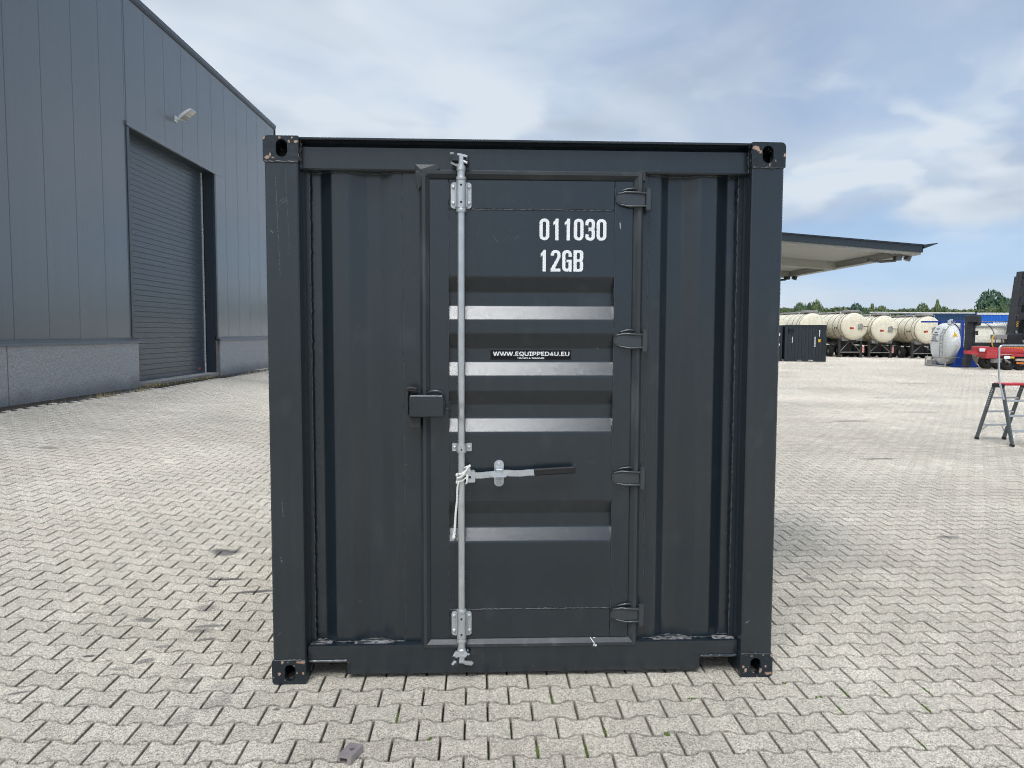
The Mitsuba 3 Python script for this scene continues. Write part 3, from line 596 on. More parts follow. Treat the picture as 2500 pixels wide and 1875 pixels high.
add(G + '__scratch', [tube(sk, .0022, 5), tube([(.336, .058, .186), (.347, .060, .188)], .0018, 5), tube([(.336, .046, .148), (.337, .0425, .162), (.345, .044, .151), (.353, .0425, .158)], .0025, 5)], 'letter_white')
# numbers
SW = .0156
def glyph(ch, w=.0463, h=.102):
    i = SW / 2; L = lambda *p: sg.LineString(p)
    rect = lambda x0, x1, y0, y1, r: sg.box(x0 + r, y0 + r, x1 - r, y1 - r).buffer(r, 8)
    if ch == '0': return rect(0, w, 0, h, w * .46).difference(rect(SW, w - SW, SW * .9, h - SW * .9, (w - 2 * SW) * .46))
    if ch == '1': return sg.Polygon([(.0093, 0), (.0249, 0), (.0249, h), (.0120, h), (.0093, h - .008), (0, h - .017), (0, h - .032), (.0093, h - .024)])
    ring = lambda y0, y1, r: rect(0, w, y0, y1, r).difference(rect(SW, w - SW, y0 + SW * .88, y1 - SW * .88, max(.001, min(r - SW * .6, (w - 2 * SW) * .48))))
    if ch == '3':
        a = ring(h * .455, h, w * .42).difference(sg.box(-1, h * .40, SW * 1.0, h * .71)).difference(sg.box(-1, h * .455, w * .26, h * .60))
        b = ring(0, h * .585, w * .42).difference(sg.box(-1, h * .29, SW * 1.0, h * .65)).difference(sg.box(-1, h * .40, w * .26, h * .65))
        return a.union(b).difference(sg.Polygon([(w + .01, h * .56), (w - .007, h * .525), (w + .01, h * .49)]))
    if ch == '2':
        top = ring(h * .50, h, w * .46).difference(sg.box(-1, 0, w * .62, h * .735)).difference(sg.box(-1, 0, 2, h * .70))
        s = sg.Polygon([(w, h * .72), (w, h * .66), (w * .42, SW * .9), (w, SW * .9), (w, 0), (0, 0), (0, h * .13), (w - SW, h * .66), (w - SW, h * .72)])
        return top.union(s)
    if ch == 'G':
        g = ring(0, h, w * .46).difference(sg.box(w * .5, h * .55, 1, h * .68))
        return g.union(sg.box(w * .46, h * .44, w, h * .55)).union(sg.box(w - SW, 0.0, w, h * .5)).difference(sg.Polygon([(w - SW, 0), (w - SW + .001, .007), (w - SW - .004, 0)]))
    if ch == 'B':
        o = sg.box(0, 0, w * .5, h).union(rect(0, w, h * .47, h, w * .32)).union(rect(0, w, 0, h * .53, w * .32))
        o = o.union(sg.box(0, 0, w * .4, h))
        return o.difference(rect(SW, w - SW, h * .575, h - SW * .8, .006)).difference(rect(SW, w - SW, SW * .8, h * .465, .006))
for row, z0, h, items in ((0, 2.132, .1025, [('0', .060), ('1', .1255), ('1', .1805), ('0', .2240), ('3', .2790), ('0', .3335)]), (1, 1.984, .1025, [('1', .0665), ('2', .1145), ('G', .1690), ('B', .2235)])):
    for ch, x in items: add(D + '__lettering', plate(sa.translate(glyph(ch), x, z0), .0575, .0592), 'letter_white')
add(D + '__sticker', [plate(sg.box(-.172, 1.561, .220, 1.607), .0940, .0953)], 'sticker_black')
add(D + '__lettering', text('WWW.EQUIPPED4U.EU', -.160, .211, 1.5795, .0195, .0940), 'letter_white')
add(D + '__lettering', text('TRUCKS & TRAILERS', -.043, .089, 1.5645, .0075, .0940), 'letter_white')
# lock bar with its guides, cams and keepers
BX, BY = -.3115, .018
LB = K + '__lock_bar'
add(LB, [rod((BX, BY, .13), (BX, BY, 2.462), .0172, 24)], 'galvanised_bar', smooth=40)
for zc, zlo, zhi in ((2.335, 2.275, 2.396), (.273, .213, .333)):
    GP = new(K + '__bar_guide')
    pl = rrect(-.3605, -.2640, zlo, zhi, .014).difference(sg.box(BX - .016, zlo - 1, BX + .016, zhi + 1))
    scene_key = add(GP, [plate(g, .048, .056) for g in pl.geoms] + [lathe((BX, BY, zlo - .002), (0, 0, 1), [(0, .018), (0, .0228), (.125, .0228), (.125, .018)], 28)] +
                    [box(BX - .030, BX - .018, .03, .055, zlo + .004, zhi - .004, .003), box(BX + .018, BX + .030, .03, .055, zlo + .004, zhi - .004, .003)], 'galvanised', smooth=30, fresh=False)
    used.add(GP)
    for z in (zhi + .004, zlo - .022): add(GP + '__collar', lathe((BX, BY, z), (0, 0, 1), [(0, .0172), (0, .0222), (.003, .0238), (.014, .0238), (.017, .0222), (.017, .0172)], 28), 'galvanised', smooth=30)
    for x in (-.3485, -.2750):
        for z in (zlo + .024, zhi - .022): add(GP + '__bolt', lathe((x, .049, z), (0, -1, 0), [(0, .0088), (.004, .0088), (.0075, .006), (.009, 0)], 14), 'bolt_zinc', smooth=40)
    for z in (zlo + .022, zhi - .020): add(GP + '__hole', lathe((BX, BY - .0222, z), (0, -1, 0), [(0, .0052), (.0012, .0052), (.0012, 0)], 12), 'hole_dark')
# top cam
TC = new(K + '__cam')
add(TC, [lathe((BX, BY, 2.418), (0, 0, 1), [(0, .0172), (0, .0180), (.024, .0180), (.028, .0215), (.046, .0205), (.054, .015), (.056, 0)], 20),
         box(BX - .012, BX + .014, .000, .036, 2.462, 2.515, .005),
         hull([(BX - .012, .0, 2.512), (BX + .028, .0, 2.502), (BX + .028, .036, 2.502), (BX - .012, .036, 2.512), (BX - .012, .0, 2.522), (BX + .030, .0, 2.512), (BX + .030, .036, 2.512), (BX - .012, .036, 2.522)]),
         tube([(BX - .050, -.002, 2.5205), (BX - .025, .008, 2.5165), (BX + .005, .014, 2.514)], [.0055, .0065, .007], 8),
         tube([(BX - .046, -.004, 2.476), (BX - .024, .006, 2.469), (BX, .012, 2.464)], [.006, .007, .009], 8),
         tube([(BX + .030, -.002, 2.476), (BX + .016, .006, 2.484), (BX + .002, .012, 2.492)], [.0065, .007, .007], 8)], 'galvanised', smooth=30, fresh=False)
add(K + '__keeper', [hull([(BX - .042, -.014, 2.485), (BX - .012, -.014, 2.485), (BX - .040, .055, 2.485), (BX - .014, .055, 2.485), (BX - .033, -.010, 2.520), (BX - .019, -.010, 2.520), (BX - .034, .055, 2.518), (BX - .020, .055, 2.518)]), box(BX - .042, BX + .036, .046, .056, 2.47, 2.52, .003)], 'paint_grey')
add(K + '__keeper', [box(BX + .018, BX + .038, -.006, .055, 2.483, 2.503, .005)], 'paint_grey')
BC = new(K + '__cam')
add(BC, [lathe((BX, BY, .20), (0, 0, -1), [(0, .0172), (0, .0172), (.040, .0178), (.045, .022), (.056, .022), (.064, .016), (.064, 0)], 20),
         hull([(BX - .040, -.002, .138), (BX + .030, -.002, .136), (BX - .030, .034, .142), (BX + .030, .034, .142), (BX - .030, .0, .150), (BX + .024, .0, .150), (BX - .043, -.002, .128), (BX + .018, -.004, .122)]),
         box(BX - .014, BX + .014, .000, .034, .090, .135, .004),
         hull([(BX - .014, -.002, .104), (BX + .014, -.002, .104), (BX + .052, -.006, .102), (BX + .058, -.002, .094), (BX + .052, .012, .098), (BX + .050, -.006, .084), (BX + .02, .0, .084), (BX - .010, .03, .09), (BX + .01, .03, .10)]),
         tube([(BX - .046, -.004, .088), (BX - .034, .0, .100), (BX - .018, .008, .104)], [.006, .008, .008], 8)], 'galvanised', smooth=30, fresh=False)
add(K + '__keeper', [box(BX - .036, BX - .012, -.004, .052, .092, .128, .006), box(BX - .032, BX - .016, -.002, .052, .080, .096, .004)], 'paint_grey')
add(K + '__keeper', [box(BX + .020, BX + .044, .002, .052, .108, .138, .006), box(BX + .022, BX + .036, .01, .052, .136, .154, .004)], 'paint_grey')
# middle clamp
MC = new(K + '__bar_clamp')
arc = [(BX + math.cos(t) * .0205, BY + math.sin(t) * .0205) for t in np.linspace(math.radians(170), math.radians(370), 14)]
strap = sheet([(-.356, .054), (-.336, .054), (-.333, .04)] + arc + [(-.290, .04), (-.287, .054), (-.263, .054)], .003)
add(MC, along_z(strap, 1.121, 1.160), 'galvanised', smooth=25, fresh=False)
for x in (-.3455, -.2755): add(MC + '__bolt', lathe((x, .052, 1.141), (0, -1, 0), [(0, .0075), (.003, .0075), (.006, .005), (.007, 0)], 12), 'bolt_zinc', smooth=40)
add(MC + '__hole', lathe((BX + .001, BY - .0228, 1.136), (0, -1, 0), [(0, .004), (.0014, .004), (.0014, 0)], 10), 'hole_dark')
# handle
HD = new(K + '__handle')
def bar_path(pts, h, t, y):
    up_ = [(x, z + h / 2) for x, z in pts]; dn = [(x, z - h / 2) for x, z in pts[::-1]]
    return plate(sg.Polygon(up_ + dn).buffer(-.002).buffer(.002), y, y + t)
add(HD, [bar_path([(-.25, 1.012), (-.215, 1.0125), (-.15, 1.019), (-.10, 1.0235), (-.060, 1.0215), (-.02, 1.0215), (.006, 1.0245), (.040, 1.026)], .0285, .010, -.006)], 'galvanised', smooth=30, fresh=False)
add(HD + '__hub', [plate(rrect(-.288, -.246, .980, 1.034, .006), -.012, .026)], 'galvanised')
add(HD + '__hub', [rod((-.271, -.013, 1.005), (-.271, .01, 1.005), .0065, 12)], 'hole_dark', smooth=30)
gm = box(.034, .234, -.010, .010, -.0165, .0165, .005); gm.apply_transform(trimesh.transformations.rotation_matrix(-math.radians(3.2), (0, 1, 0), (.034, 0, 0))); gm.apply_translation((0, 0, 1.026))
add(HD + '__grip', gm, 'grip_black')
RT = new(K + '__handle_catch')
add(RT, [plate(rrect(-.1545, -.1075, .949, 1.077, .022), .046, .056), box(-.148, -.112, -.014, .05, 1.030, 1.044, .004), box(-.148, -.116, -.006, .05, .990, 1.002, .004),
         hull([(-.178, -.016, 1.019), (-.09, -.016, 1.023), (-.160, -.018, 1.004), (-.10, -.018, 1.006), (-.178, -.008, 1.019), (-.09, -.008, 1.023), (-.16, -.008, 1.004), (-.10, -.008, 1.006)]), box(-.145, -.113, -.012, -.004, 1.006, 1.044, .004)], 'galvanised', fresh=False)
for z in (1.060, .965): add(RT + '__bolt', lathe((-.131, .047, z), (0, -1, 0), [(0, .0095), (.004, .0095), (.008, .0065), (.0095, 0)], 14), 'bolt_zinc', smooth=40)
# lock box
LK = new(K + '__lock_box')
lb = mani(m3.Manifold.batch_hull([m3.Manifold.sphere(.009, 16).translate((x, y, z)) for x in (-.548, -.402) for y in (-.012, .06) for z in (1.300, 1.389)]))
add(LK, lb, 'paint_grey', smooth=40, fresh=False)
add(LK + '__weld_lump', tube([(-.475, .045, 1.402), (-.455, .04, 1.411), (-.43, .04, 1.412), (-.41, .04, 1.408), (-.394, .045, 1.396)], [.004, .007, .008, .008, .004], 8), 'weld_paint', smooth=True)
add(LK + '__catch', [box(-.571, -.562, .0, .10, 1.30, 1.424, .003), box(-.571, -.522, .0, .10, 1.414, 1.426, .003), box(-.556, -.506, .012, .10, 1.238, 1.290, .004), tube([(-.572, .0, 1.425), (-.545, .0, 1.431), (-.525, .0, 1.426)], [.004, .006, .004], 8)], 'chassis_dark')
add(LK + '__hook', tube([(-.392, .02, 1.364)] + [(-.3775 + .0125 * math.cos(t), .01, 1.342 + .0125 * math.sin(t)) for t in np.linspace(math.pi, 2 * math.pi, 10)] + [(-.364, .0, 1.364)], .0028, 8), 'paint_grey', smooth=40)
# hinges
for k, (x0, z0, bx) in enumerate(((.420, 2.324, .577), (.418, 1.653, .569), (.416, .986, .567), (.420, .307, .570))):
    HG = new(K + '__hinge'); X = lambda u: x0 + u
    leaf = sg.Polygon([(x0 + .003, z0 + .010), (x0 + .012, z0 + .028), (x0 + .050, z0 + .036), (bx - .010, z0 + .031), (bx - .010, z0 - .031), (x0 + .070, z0 - .034), (x0 + .018, z0 - .024), (x0 + .003, z0 - .010)]).buffer(-.005).buffer(.005)
    add(HG, [plate(leaf, .044, .058), plate(leaf.buffer(-.007), .040, .045)], 'weld_paint', fresh=False)
    add(HG + '__rib', tube([(x0 + .012, .044, z0 + .026), (x0 + .050, .038, z0 + .035), (x0 + .085, .034, z0 + .033), (bx - .006, .033, z0 + .030)], [.0045, .0055, .006, .0055], 8), 'weld_paint', smooth=True)
    add(HG + '__rib', tube([(x0 + .026, .044, z0 - .025), (x0 + .070, .037, z0 - .033), (x0 + .095, .034, z0 - .032), (bx - .006, .033, z0 - .030)], [.004, .0055, .006, .0055], 8), 'weld_paint', smooth=True)
    add(HG + '__barrel', [lathe((bx, .036, z0 - .047), (0, 0, 1), [(0, 0), (0, .0155), (.092, .0155), (.092, 0)], 18), box(bx - .006, bx + .018, .045, .1, z0 - .034, z0 + .034, .003)], 'weld_paint', smooth=35)
    add(HG + '__pin', [lathe((bx, .036, z0 + .045), (0, 0, 1), [(0, .016), (.006, .0165), (.010, .011), (.0115, 0)], 18), lathe((bx, .036, z0 - .053), (0, 0, 1), [(0, 0), (0, .014), (.006, .0162), (.007, 0)], 18)], 'weld_paint', smooth=40)
    add(HG + '__weld_lump', tube([(x0 + .03, .05, z0 + .042), (x0 + .06, .047, z0 + .050), (x0 + .085, .047, z0 + .053), (x0 + .105, .05, z0 + .050)], [.003, .006, .007, .003], 8), 'weld_paint', smooth=True)
# the white rope knotted round the lock bar
ts = np.linspace(0, 1, 90); rp = []
for i, t in enumerate(ts):
    a = t * 2 * math.pi * 3.2 - 1.2; rr = .0215 + .002 * math.sin(9 * t); ex = .018 * max(0, math.cos(a))
    rp.append((BX + rr * math.cos(a) + ex, BY + rr * math.sin(a) * 1.05, 1.040 - .055 * t + .018 * math.cos(a) + .004 * math.sin(5 * a)))
tail = [(-.322, -.008, .985), (-.330, -.004, .956), (-.332, .004, .90), (-.338, .012, .84), (-.342, .016, .78), (-.345, .018, .735), (-.348, .016, .712)]
rope2 = [(-.333, -.008, 1.000), (-.311, -.016, 1.010), (-.288, -.014, 1.040), (-.279, -.006, 1.052), (-.276, .004, 1.045), (-.284, -.014, 1.01), (-.286, -.016, .98), (-.290, -.012, .974)]
def smoothpath(p, n=40):
    from scipy.interpolate import CubicSpline
    p = np.array(p); s = np.r_[0, np.cumsum(np.linalg.norm(np.diff(p, axis=0), axis=1))]; return CubicSpline(s, p)(np.linspace(0, s[-1], n))
def twist(p, r):
    p = smoothpath(p, max(40, len(p))); s = np.r_[0, np.cumsum(np.linalg.norm(np.diff(p, axis=0), axis=1))]
    return tube(p, r * (1 + .10 * np.sin(s / .0018)), 8)
tag(add('rope', [twist(rp, .0040), twist(tail, np.linspace(.0040, .0062, 40)), twist(rope2, .0042), lathe((-.3485, .015, .722), (0, 0, -1), [(0, 0), (0, .006), (.010, .0085), (.018, .007), (.021, 0)], 10)], 'rope_white', smooth=40),
    'white rope knotted round the lock bar with a loose end hanging down', 'rope')

# the small steel bracket on the paving in the foreground
bk = tag('steel_bracket', 'small bare steel bracket with a round hole, lying on the paving in front', 'bracket')
bw, bl = .060, .102
top = sg.box(-bw / 2, -bl / 2, bw / 2, bl / 2).difference(sg.Point(.004, .006).buffer(.010, 10))
BM = rotz(math.radians(-20), (-.739, -.648, .022))
add(bk + '__plate', moved(along_z(top, 0, .009), BM), 'bracket_steel')
for x0, x1 in ((-.030, -.020), (.012, .030)): add(bk + '__foot', moved(box(x0, x1, -bl / 2, bl / 2, -.021, .001, .002), BM), 'bracket_steel')

# ------------------------------------------------------------------ step ladder on the right
LA = tag('step_ladder', 'grey step ladder with aluminium treads, a red platform and a hoop handrail', 'step ladder')
lx0, lx1, yF, yB, yT = 7.90, 8.36, 7.68, 8.52, 8.04; g0 = float(gz(8.1)); zt = .91
def leg(x, y0, y1, z1, flip):
    d = .035; w = .022
    return hull([(x + a, y + b, z) for a in (-w / 2, w / 2) for y, z in ((y0, g0 + .03), (y1, z1)) for b in (-d, d)])
for x in (lx0, lx1):
    add(LA + '__leg', leg(x, yF, yT - .07, zt, 0), 'ladder_grey'); add(LA + '__leg', leg(x, yB, yT + .10, zt, 1), 'ladder_grey')
    for y in (yF, yB): add(LA + '__foot', box(x - .018, x + .018, y - .04, y + .04, g0, g0 + .04, .006), 'black_plastic')
def lerp(a, b, t): return a + (b - a) * t
for k in range(3):
    t = (k + 1) * .245; y = lerp(yF, yT - .07, t); z = lerp(g0, zt, t)
    add(LA + '__tread', box(lx0 + .012, lx1 - .012, y - .035, y + .045, z - .012, z + .016, .005), 'alu')
    y = lerp(yB, yT + .10, t); add(LA + '__tread', box(lx0 + .012, lx1 - .012, y - .04, y + .03, z + .01, z + .035, .005), 'alu')
for x in (lx0, lx1):
    s = .12 if x == lx0 else -.12
    add(LA + '__brace', rod((x + s * .1, lerp(yF, yT, .05), .09), (x + s, lerp(yF, yT, .2), .21), .007, 8), 'alu'); add(LA + '__brace', rod((x + s * .1, lerp(yB, yT, .05), .1), (x + s, lerp(yB, yT, .2), .23), .007, 8), 'alu')
add(LA + '__platform', [box(lx0 + .01, lx1 - .01, yT - .12, yT + .14, zt - .012, zt + .022, .008)], 'red_plastic')
add(LA + '__bracket', [box(lx0 - .014, lx0 + .014, yT - .12, yT + .15, zt - .05, zt + .01, .004), box(lx1 - .014, lx1 + .014, yT - .12, yT + .15, zt - .05, zt + .01, .004)], 'black_plastic')
hoop = [(lx0 - .02, yT - .16, .68), (lx0 - .075, yT - .10, 1.00), (lx0 - .08, yT - .08, 1.52), (lx1 + .08, yT - .08, 1.52), (lx1 + .075, yT - .10, 1.00), (lx1 + .02, yT - .16, .68)]
add(LA + '__handrail', tube(bend(hoop, .07), .0145, 12), 'alu', smooth=40)
for k in range(9):
    t = .62 + k * .035; y = lerp(yB, yT + .10, t); add(LA + '__lettering', box(lx0 - .0125, lx0 - .0112, y - .012, y + .012, lerp(g0, zt, t) - .006, lerp(g0, zt, t) + .006), 'letter_white')

# ------------------------------------------------------------------ tank trailers
def wheel(c, r, w, ax):
    ax = np.asarray(ax, float); ax /= np.linalg.norm(ax); c = np.asarray(c, float)
    ty = lathe(c - ax * w / 2, ax, [(0, r * .55), (0, r * .9), (w * .15, r), (w * .85, r), (w, r * .9), (w, r * .55)], 24)
    rim = lathe(c - ax * w * .4, ax, [(0, 0), (0, r * .2), (w * .2, r * .3), (w * .1, r * .56), (w * .7, r * .56), (w * .6, r * .3), (w * .8, r * .2), (w * .8, 0)], 20)
    return ty, rim
def tanker(x, y, zc, label, valve, placard, rot=0.0):
    t = tag(new('tank_trailer'), label, 'tank trailer', 'cream tank trailers parked in a row'); g = float(gz(x)); R = 1.16; Ln = 10.5
    M = rotz(rot, (x, y, 0)); A = lambda key, m, ma, **k: add(t + key, moved(cat(m) if isinstance(m, list) else m, M), ma, **k)
    dome = [(-.30 * math.cos(a), R * math.sin(a) ** .8) for a in np.linspace(0.0, math.pi / 2, 9)]
    A('__barrel', lathe((0, 0, zc), (0, 1, 0), [(h, r) for h, r in dome] + [(Ln, R), (Ln + .25, R * .6), (Ln + .3, 0)], 48), 'tank_cream', smooth=40)
    for s in (.04, .55, 1.55, 2.6, 4.0, 6.5, 9.0): A('__hoop', lathe((0, s, zc), (0, 1, 0), [(0, R), (.0, R + .022), (.05, R + .022), (.05, R)], 48), 'ring_dark', smooth=30)
    cw = [box(-.55, .55, .25, 1.05, zc + R + .05, zc + R + .10, .01), box(-.30, .30, 1.0, 9.8, zc + R + .06, zc + R + .11, .01)]
    for s in (-.55, .50): cw.append(box(s, s + .05, .25, 1.05, zc + R + .10, zc + R + .28, .01))
    cw.append(box(-.55, .55, .22, .27, zc + R + .10, zc + R + .26, .01))
    for k in range(6): cw.append(box(-.32, .32, 1.4 + 1.5 * k, 1.5 + 1.5 * k, zc + R - .03, zc + R + .2, .01))
    A('__catwalk', cw, 'steel_grey')
    for k in range(4): A('__manhole', rod((0, 2.2 + 2 * k, zc + R), (0, 2.2 + 2 * k, zc + R + .16), .28, 16, b=.02), 'steel_grey', smooth=30)
    A('__rail_post', [rod((-.95, .5, zc + R * .55), (-1.02, .5, zc + R + .12), .022, 8), rod((-.80, .5, zc + R * .7), (-1.02, .5, zc + R + .12), .022, 8), rod((.95, .6, zc + R * .55), (.85, .6, zc + R + .15), .022, 8)], 'trailer_white')
    z0 = zc - R
    A('__chassis', [box(-.5, -.38, .3, Ln, z0 - .25, z0 + .05, .01), box(.38, .5, .3, Ln, z0 - .25, z0 + .05, .01), box(-.6, .6, .3, .45, z0 - .2, z0 + .02), box(-1.1, 1.1, 3.4, 3.5, z0 - .2, z0 + .2)], 'chassis_dark')
    for s in (-1, 1): A('__saddle', hull([(s * .35, .25, z0 + .03), (s * .95, .25, z0 + .28), (s * .85, .25, z0 - .08), (s * .35, .25, z0 - .08), (s * .35, .9, z0 + .03), (s * .95, .9, z0 + .28), (s * .85, .9, z0 - .08), (s * .35, .9, z0 - .08)]), 'steel_grey')
    for s in (-1, 1):
        A('__landing_leg', [box(s * .95 - .09, s * .95 + .09, .55, .73, g + .03, z0 + .05, .01), box(s * .95 - .16, s * .95 + .16, .5, .78, g, g + .05, .01)], 'chassis_dark')
    A('__brace', [rod((-.9, .6, g + .45), (.9, .6, g + .45), .035, 8), rod((-.9, .6, g + .5), (-.05, .62, z0 - .1), .03, 8), rod((.9, .6, g + .5), (.05, .62, z0 - .1), .03, 8)], 'steel_grey')
    A('__marker_board', box(1.02, 1.20, .50, .53, g + .42, g + .98, .005), 'marker_board')
    for yy in (2.3, 3.6, 4.9):
        for s in (-1, 1):
            a, b = wheel((s * 1.0, yy, g + .5), .5, .36, (1, 0, 0)); A('__wheel', a, 'tyre', smooth=30); k = A('__wheel__rim', b, 'steel_grey', smooth=30)
    A('__side_box', [box(-1.15, -.6, 6.2, 8.0, g + .35, g + 1.0, .03), box(.6, 1.15, 6.2, 8.0, g + .35, g + 1.0, .03), box(-.6, .6, 1.5, 1.6, g + .35, z0)], 'chassis_dark')
    if placard:
        A('__placard', [box(-.50, -.34, -.315, -.285, zc - .22, zc - .06)], 'placard_dark'); A('__placard', [box(-.33, -.17, -.315, -.285, zc - .22, zc - .06)], 'placard_red')
    if valve:
        vx = .42; A('__valve', [rod((vx - .05, -.2, zc - .05), (vx - .05, -.40, zc - .05), .17, 18, b=.02), box(vx - .25, vx + .17, -.36, -.28, zc - .02, zc + .20, .03), rod((vx - .2, -.3, zc - .25), (vx - .2, -.36, zc - .1), .06, 10), rod((vx + .1, -.3, zc - .25), (vx + .1, -.36, zc - .1), .06, 10), box(vx - .12, vx + .1, -.42, -.38, zc + .1, zc + .25, .02)], 'steel_grey', smooth=30)
        A('__valve_handle', rod((vx + .1, -.36, zc + .03), (vx + .62, -.36, zc - .02), .03, 8), 'chassis_dark')
    A('__drain', [lathe((-.28, .02, zc - R + .10), (0, -1, -.2), [(0, .12), (.05, .10), (.05, 0)], 14), lathe((.30, .02, zc - R + .12), (0, -1, -.2), [(0, .10), (.05, .08), (.05, 0)], 14)], 'steel_grey', smooth=30)
    for yy in (.8, 1.15): A('__fitting', rod((-R * .98, yy, zc - .12), (-R * 1.03, yy, zc - .12), .07, 10), 'chassis_dark')
    return t
tanker(24.9, 61.6, 2.19, 'cream tank trailer half hidden by the big grey container, leftmost of its row', False, False)
tanker(28.4, 61.5, 2.30, 'cream tank trailer standing behind the small grey container', False, False)
tanker(31.95, 61.3, 2.33, 'cream tank trailer just right of the small grey container, with a valve on its end', True, True)
tanker(34.75, 61.6, 2.12, 'cream tank trailer in the middle between the small grey container and the white tank', True, True)
tanker(38.15, 60.8, 2.05, 'cream tank trailer whose end is partly behind the white tank container, rightmost of its row', True, True)

# ------------------------------------------------------------------ the small grey container in the distance
SC = tag('container_001', 'small dark grey container seen side-on in front of the cream tank trailers', 'shipping container')
sx0, sx1, sy, sz = 20.55, 23.42, 47.9, float(gz(22.0)); SH = 2.50; SD = 2.3
def corr_front(x0, x1, y, n, d=.05):
    pth = []; w = (x1 - x0) / n
    for k in range(n): pth += [(x0 + w * k, y), (x0 + w * (k + .30), y), (x0 + w * (k + .5), y + d), (x0 + w * (k + .8), y + d)]
    return pth + [(x1, y + d if False else y)]
add(SC + '__side_panel', along_z(sheet(corr_front(sx0 + .12, sx1 - .12, sy + .03, 11), .004), sz + .16, sz + SH - .1), 'paint_grey')
for x0, x1 in ((sx0, sx0 + .13), (sx1 - .13, sx1)): add(SC + '__corner_post', box(x0, x1, sy, sy + .15, sz + .1, sz + SH - .1, .01), 'paint_grey')
add(SC + '__top_rail', box(sx0, sx1, sy, sy + .1, sz + SH - .11, sz + SH, .01), 'paint_grey')
bot = sg.box(sx0, sz, sx1, sz + .16).difference(sg.box(sx0 + .87, sz - 1, sx0 + 1.22, sz + .12)).difference(sg.box(sx1 - 1.22, sz - 1, sx1 - .87, sz + .12))
add(SC + '__bottom_rail', [plate(bot, sy, sy + .08)], 'paint_grey')
add(SC + '__body', [box(sx0 + .02, sx1 - .02, sy + .12, sy + SD, sz + .13, sz + SH - .01, .01)], 'paint_grey')
add(SC + '__vent', [box(sx0 + .27, sx0 + .55, sy - .01, sy + .05, sz + 1.98, sz + 2.24, .01)], 'hole_dark')
add(SC + '__vent', [box(sx0 + .25, sx0 + .57, sy - .03, sy + .04, sz + 1.94, sz + 1.98, .005)], 'paint_grey')
for x, z0, z1, w in ((sx0 + .50, 1.28, 1.70, .07), (sx1 - .80, 1.0, 1.70, .085), (sx1 - .50, 1.70, 2.16, .08)):
    n = max(4, int((z1 - z0) / .085))
    add(SC + '__lettering', [box(x - w / 2 + rng.uniform(0, .015), x + w / 2 - rng.uniform(0, .015), sy - .012, sy - .006, sz + z0 + (z1 - z0) * k / n + .008, sz + z0 + (z1 - z0) * (k + 1) / n - .008) for k in range(n)], 'letter_white')
add(SC + '__sign', [box(sx1 - .58, sx1 - .42, sy - .014, sy - .006, sz + 1.33, sz + 1.54, .004)], 'yellow')
SB = tag('container_002', 'dark container with white lettering, just left of the small grey container', 'shipping container')
add(SB + '__body', box(17.6, 20.45, sy + .3, sy + 2.6, sz, sz + 2.45, .02), 'paint_grey')
for x in (17.6, 20.37): add(SB + '__corner_post', box(x, x + .10, sy + .26, sy + .36, sz, sz + 2.45, .01), 'paint_grey')
for k, (z0, z1) in enumerate(((2.05, 2.2), (1.75, 1.95), (1.42, 1.62), (1.1, 1.22), (.62, .7))):
    for j in range(3): add(SB + '__lettering', box(19.55 + .27 * j, 19.55 + .27 * j + (.22 if (k + j) % 2 else .15), sy + .285, sy + .295, sz + z0, sz + z1), 'letter_white')

# ------------------------------------------------------------------ the white tank container and the handler
TK = tag('tank_container', 'white tank container with a blue frame, a ladder and black lettering on its domed end', 'tank container')
ta = math.radians(-2); TM = rotz(ta, (28.75, 42.75, 0)); zc, R = 1.10, 1.27; gk = float(gz(28))
def A(key, m, ma, **k): return add(TK + key, moved(cat(m) if isinstance(m, list) else m, TM), ma, **k)
dome = [(-.32 - .38 * math.cos(a), R * math.sin(a) ** .75) for a in np.linspace(0, math.pi / 2, 12)]
A('__end_dome', lathe((0, 0, zc), (1, 0, 0), dome + [(.02, R), (.02, 0)], 56), 'tank_white', smooth=40)
A('__barrel', lathe((0, 0, zc), (1, 0, 0), [(.03, 0), (.03, R - .004), (5.2, R - .004), (5.6, R * .7), (5.75, 0)], 56), 'tank_ivory', smooth=40)
for s in (.05, 2.05, 3.5, 5.0): A('__hoop', lathe((s, 0, zc), (1, 0, 0), [(0, R - .01), (0, R + .02), (.06, R + .02), (.06, R - .01)], 48), 'ring_dark' if s > 1 else 'frame_blue', smooth=30)
fr = []
for s in (-1, 1):
    fr += [box(.0, .16, s * 1.22 - .08, s * 1.22 + .08, gk + .02, 2.52, .01)]
    A('__gusset', hull([(x, s * 1.2 + d, z) for d in (-.05, .05) for x, z in ((-.35, gk + .12), (1.05, gk + .12), (.2, .95), (.0, .95))]) if s < 0 else box(0, .3, 1.15, 1.25, gk, .9), 'frame_blue')
fr += [box(.0, .14, -1.22, 1.22, 2.40, 2.52, .01), box(.0, .14, -1.22, 1.22, gk + .02, gk + .2, .01), box(-.5, 1.1, -1.30, -1.14, gk, gk + .14, .01), box(-1.1, .1, 1.1, 1.25, 2.42, 2.52, .01)]
A('__frame', fr, 'frame_blue')
A('__frame', [box(5.6, 5.75, -1.22, 1.22, gk, 2.5, .01)] if False else [box(5.8, 5.95, s * 1.2 - .08, s * 1.2 + .08, gk, 2.5, .01) for s in (-1, 1)], 'frame_blue')
A('__walkway', [box(.2, 5.8, -1.15, -.75, 2.44, 2.48, .005)] + [rod((k, -.95, 2.2), (k + .2, -.95, 2.44), .025, 6) for k in (1.2, 2.9, 4.4)], 'steel_grey')
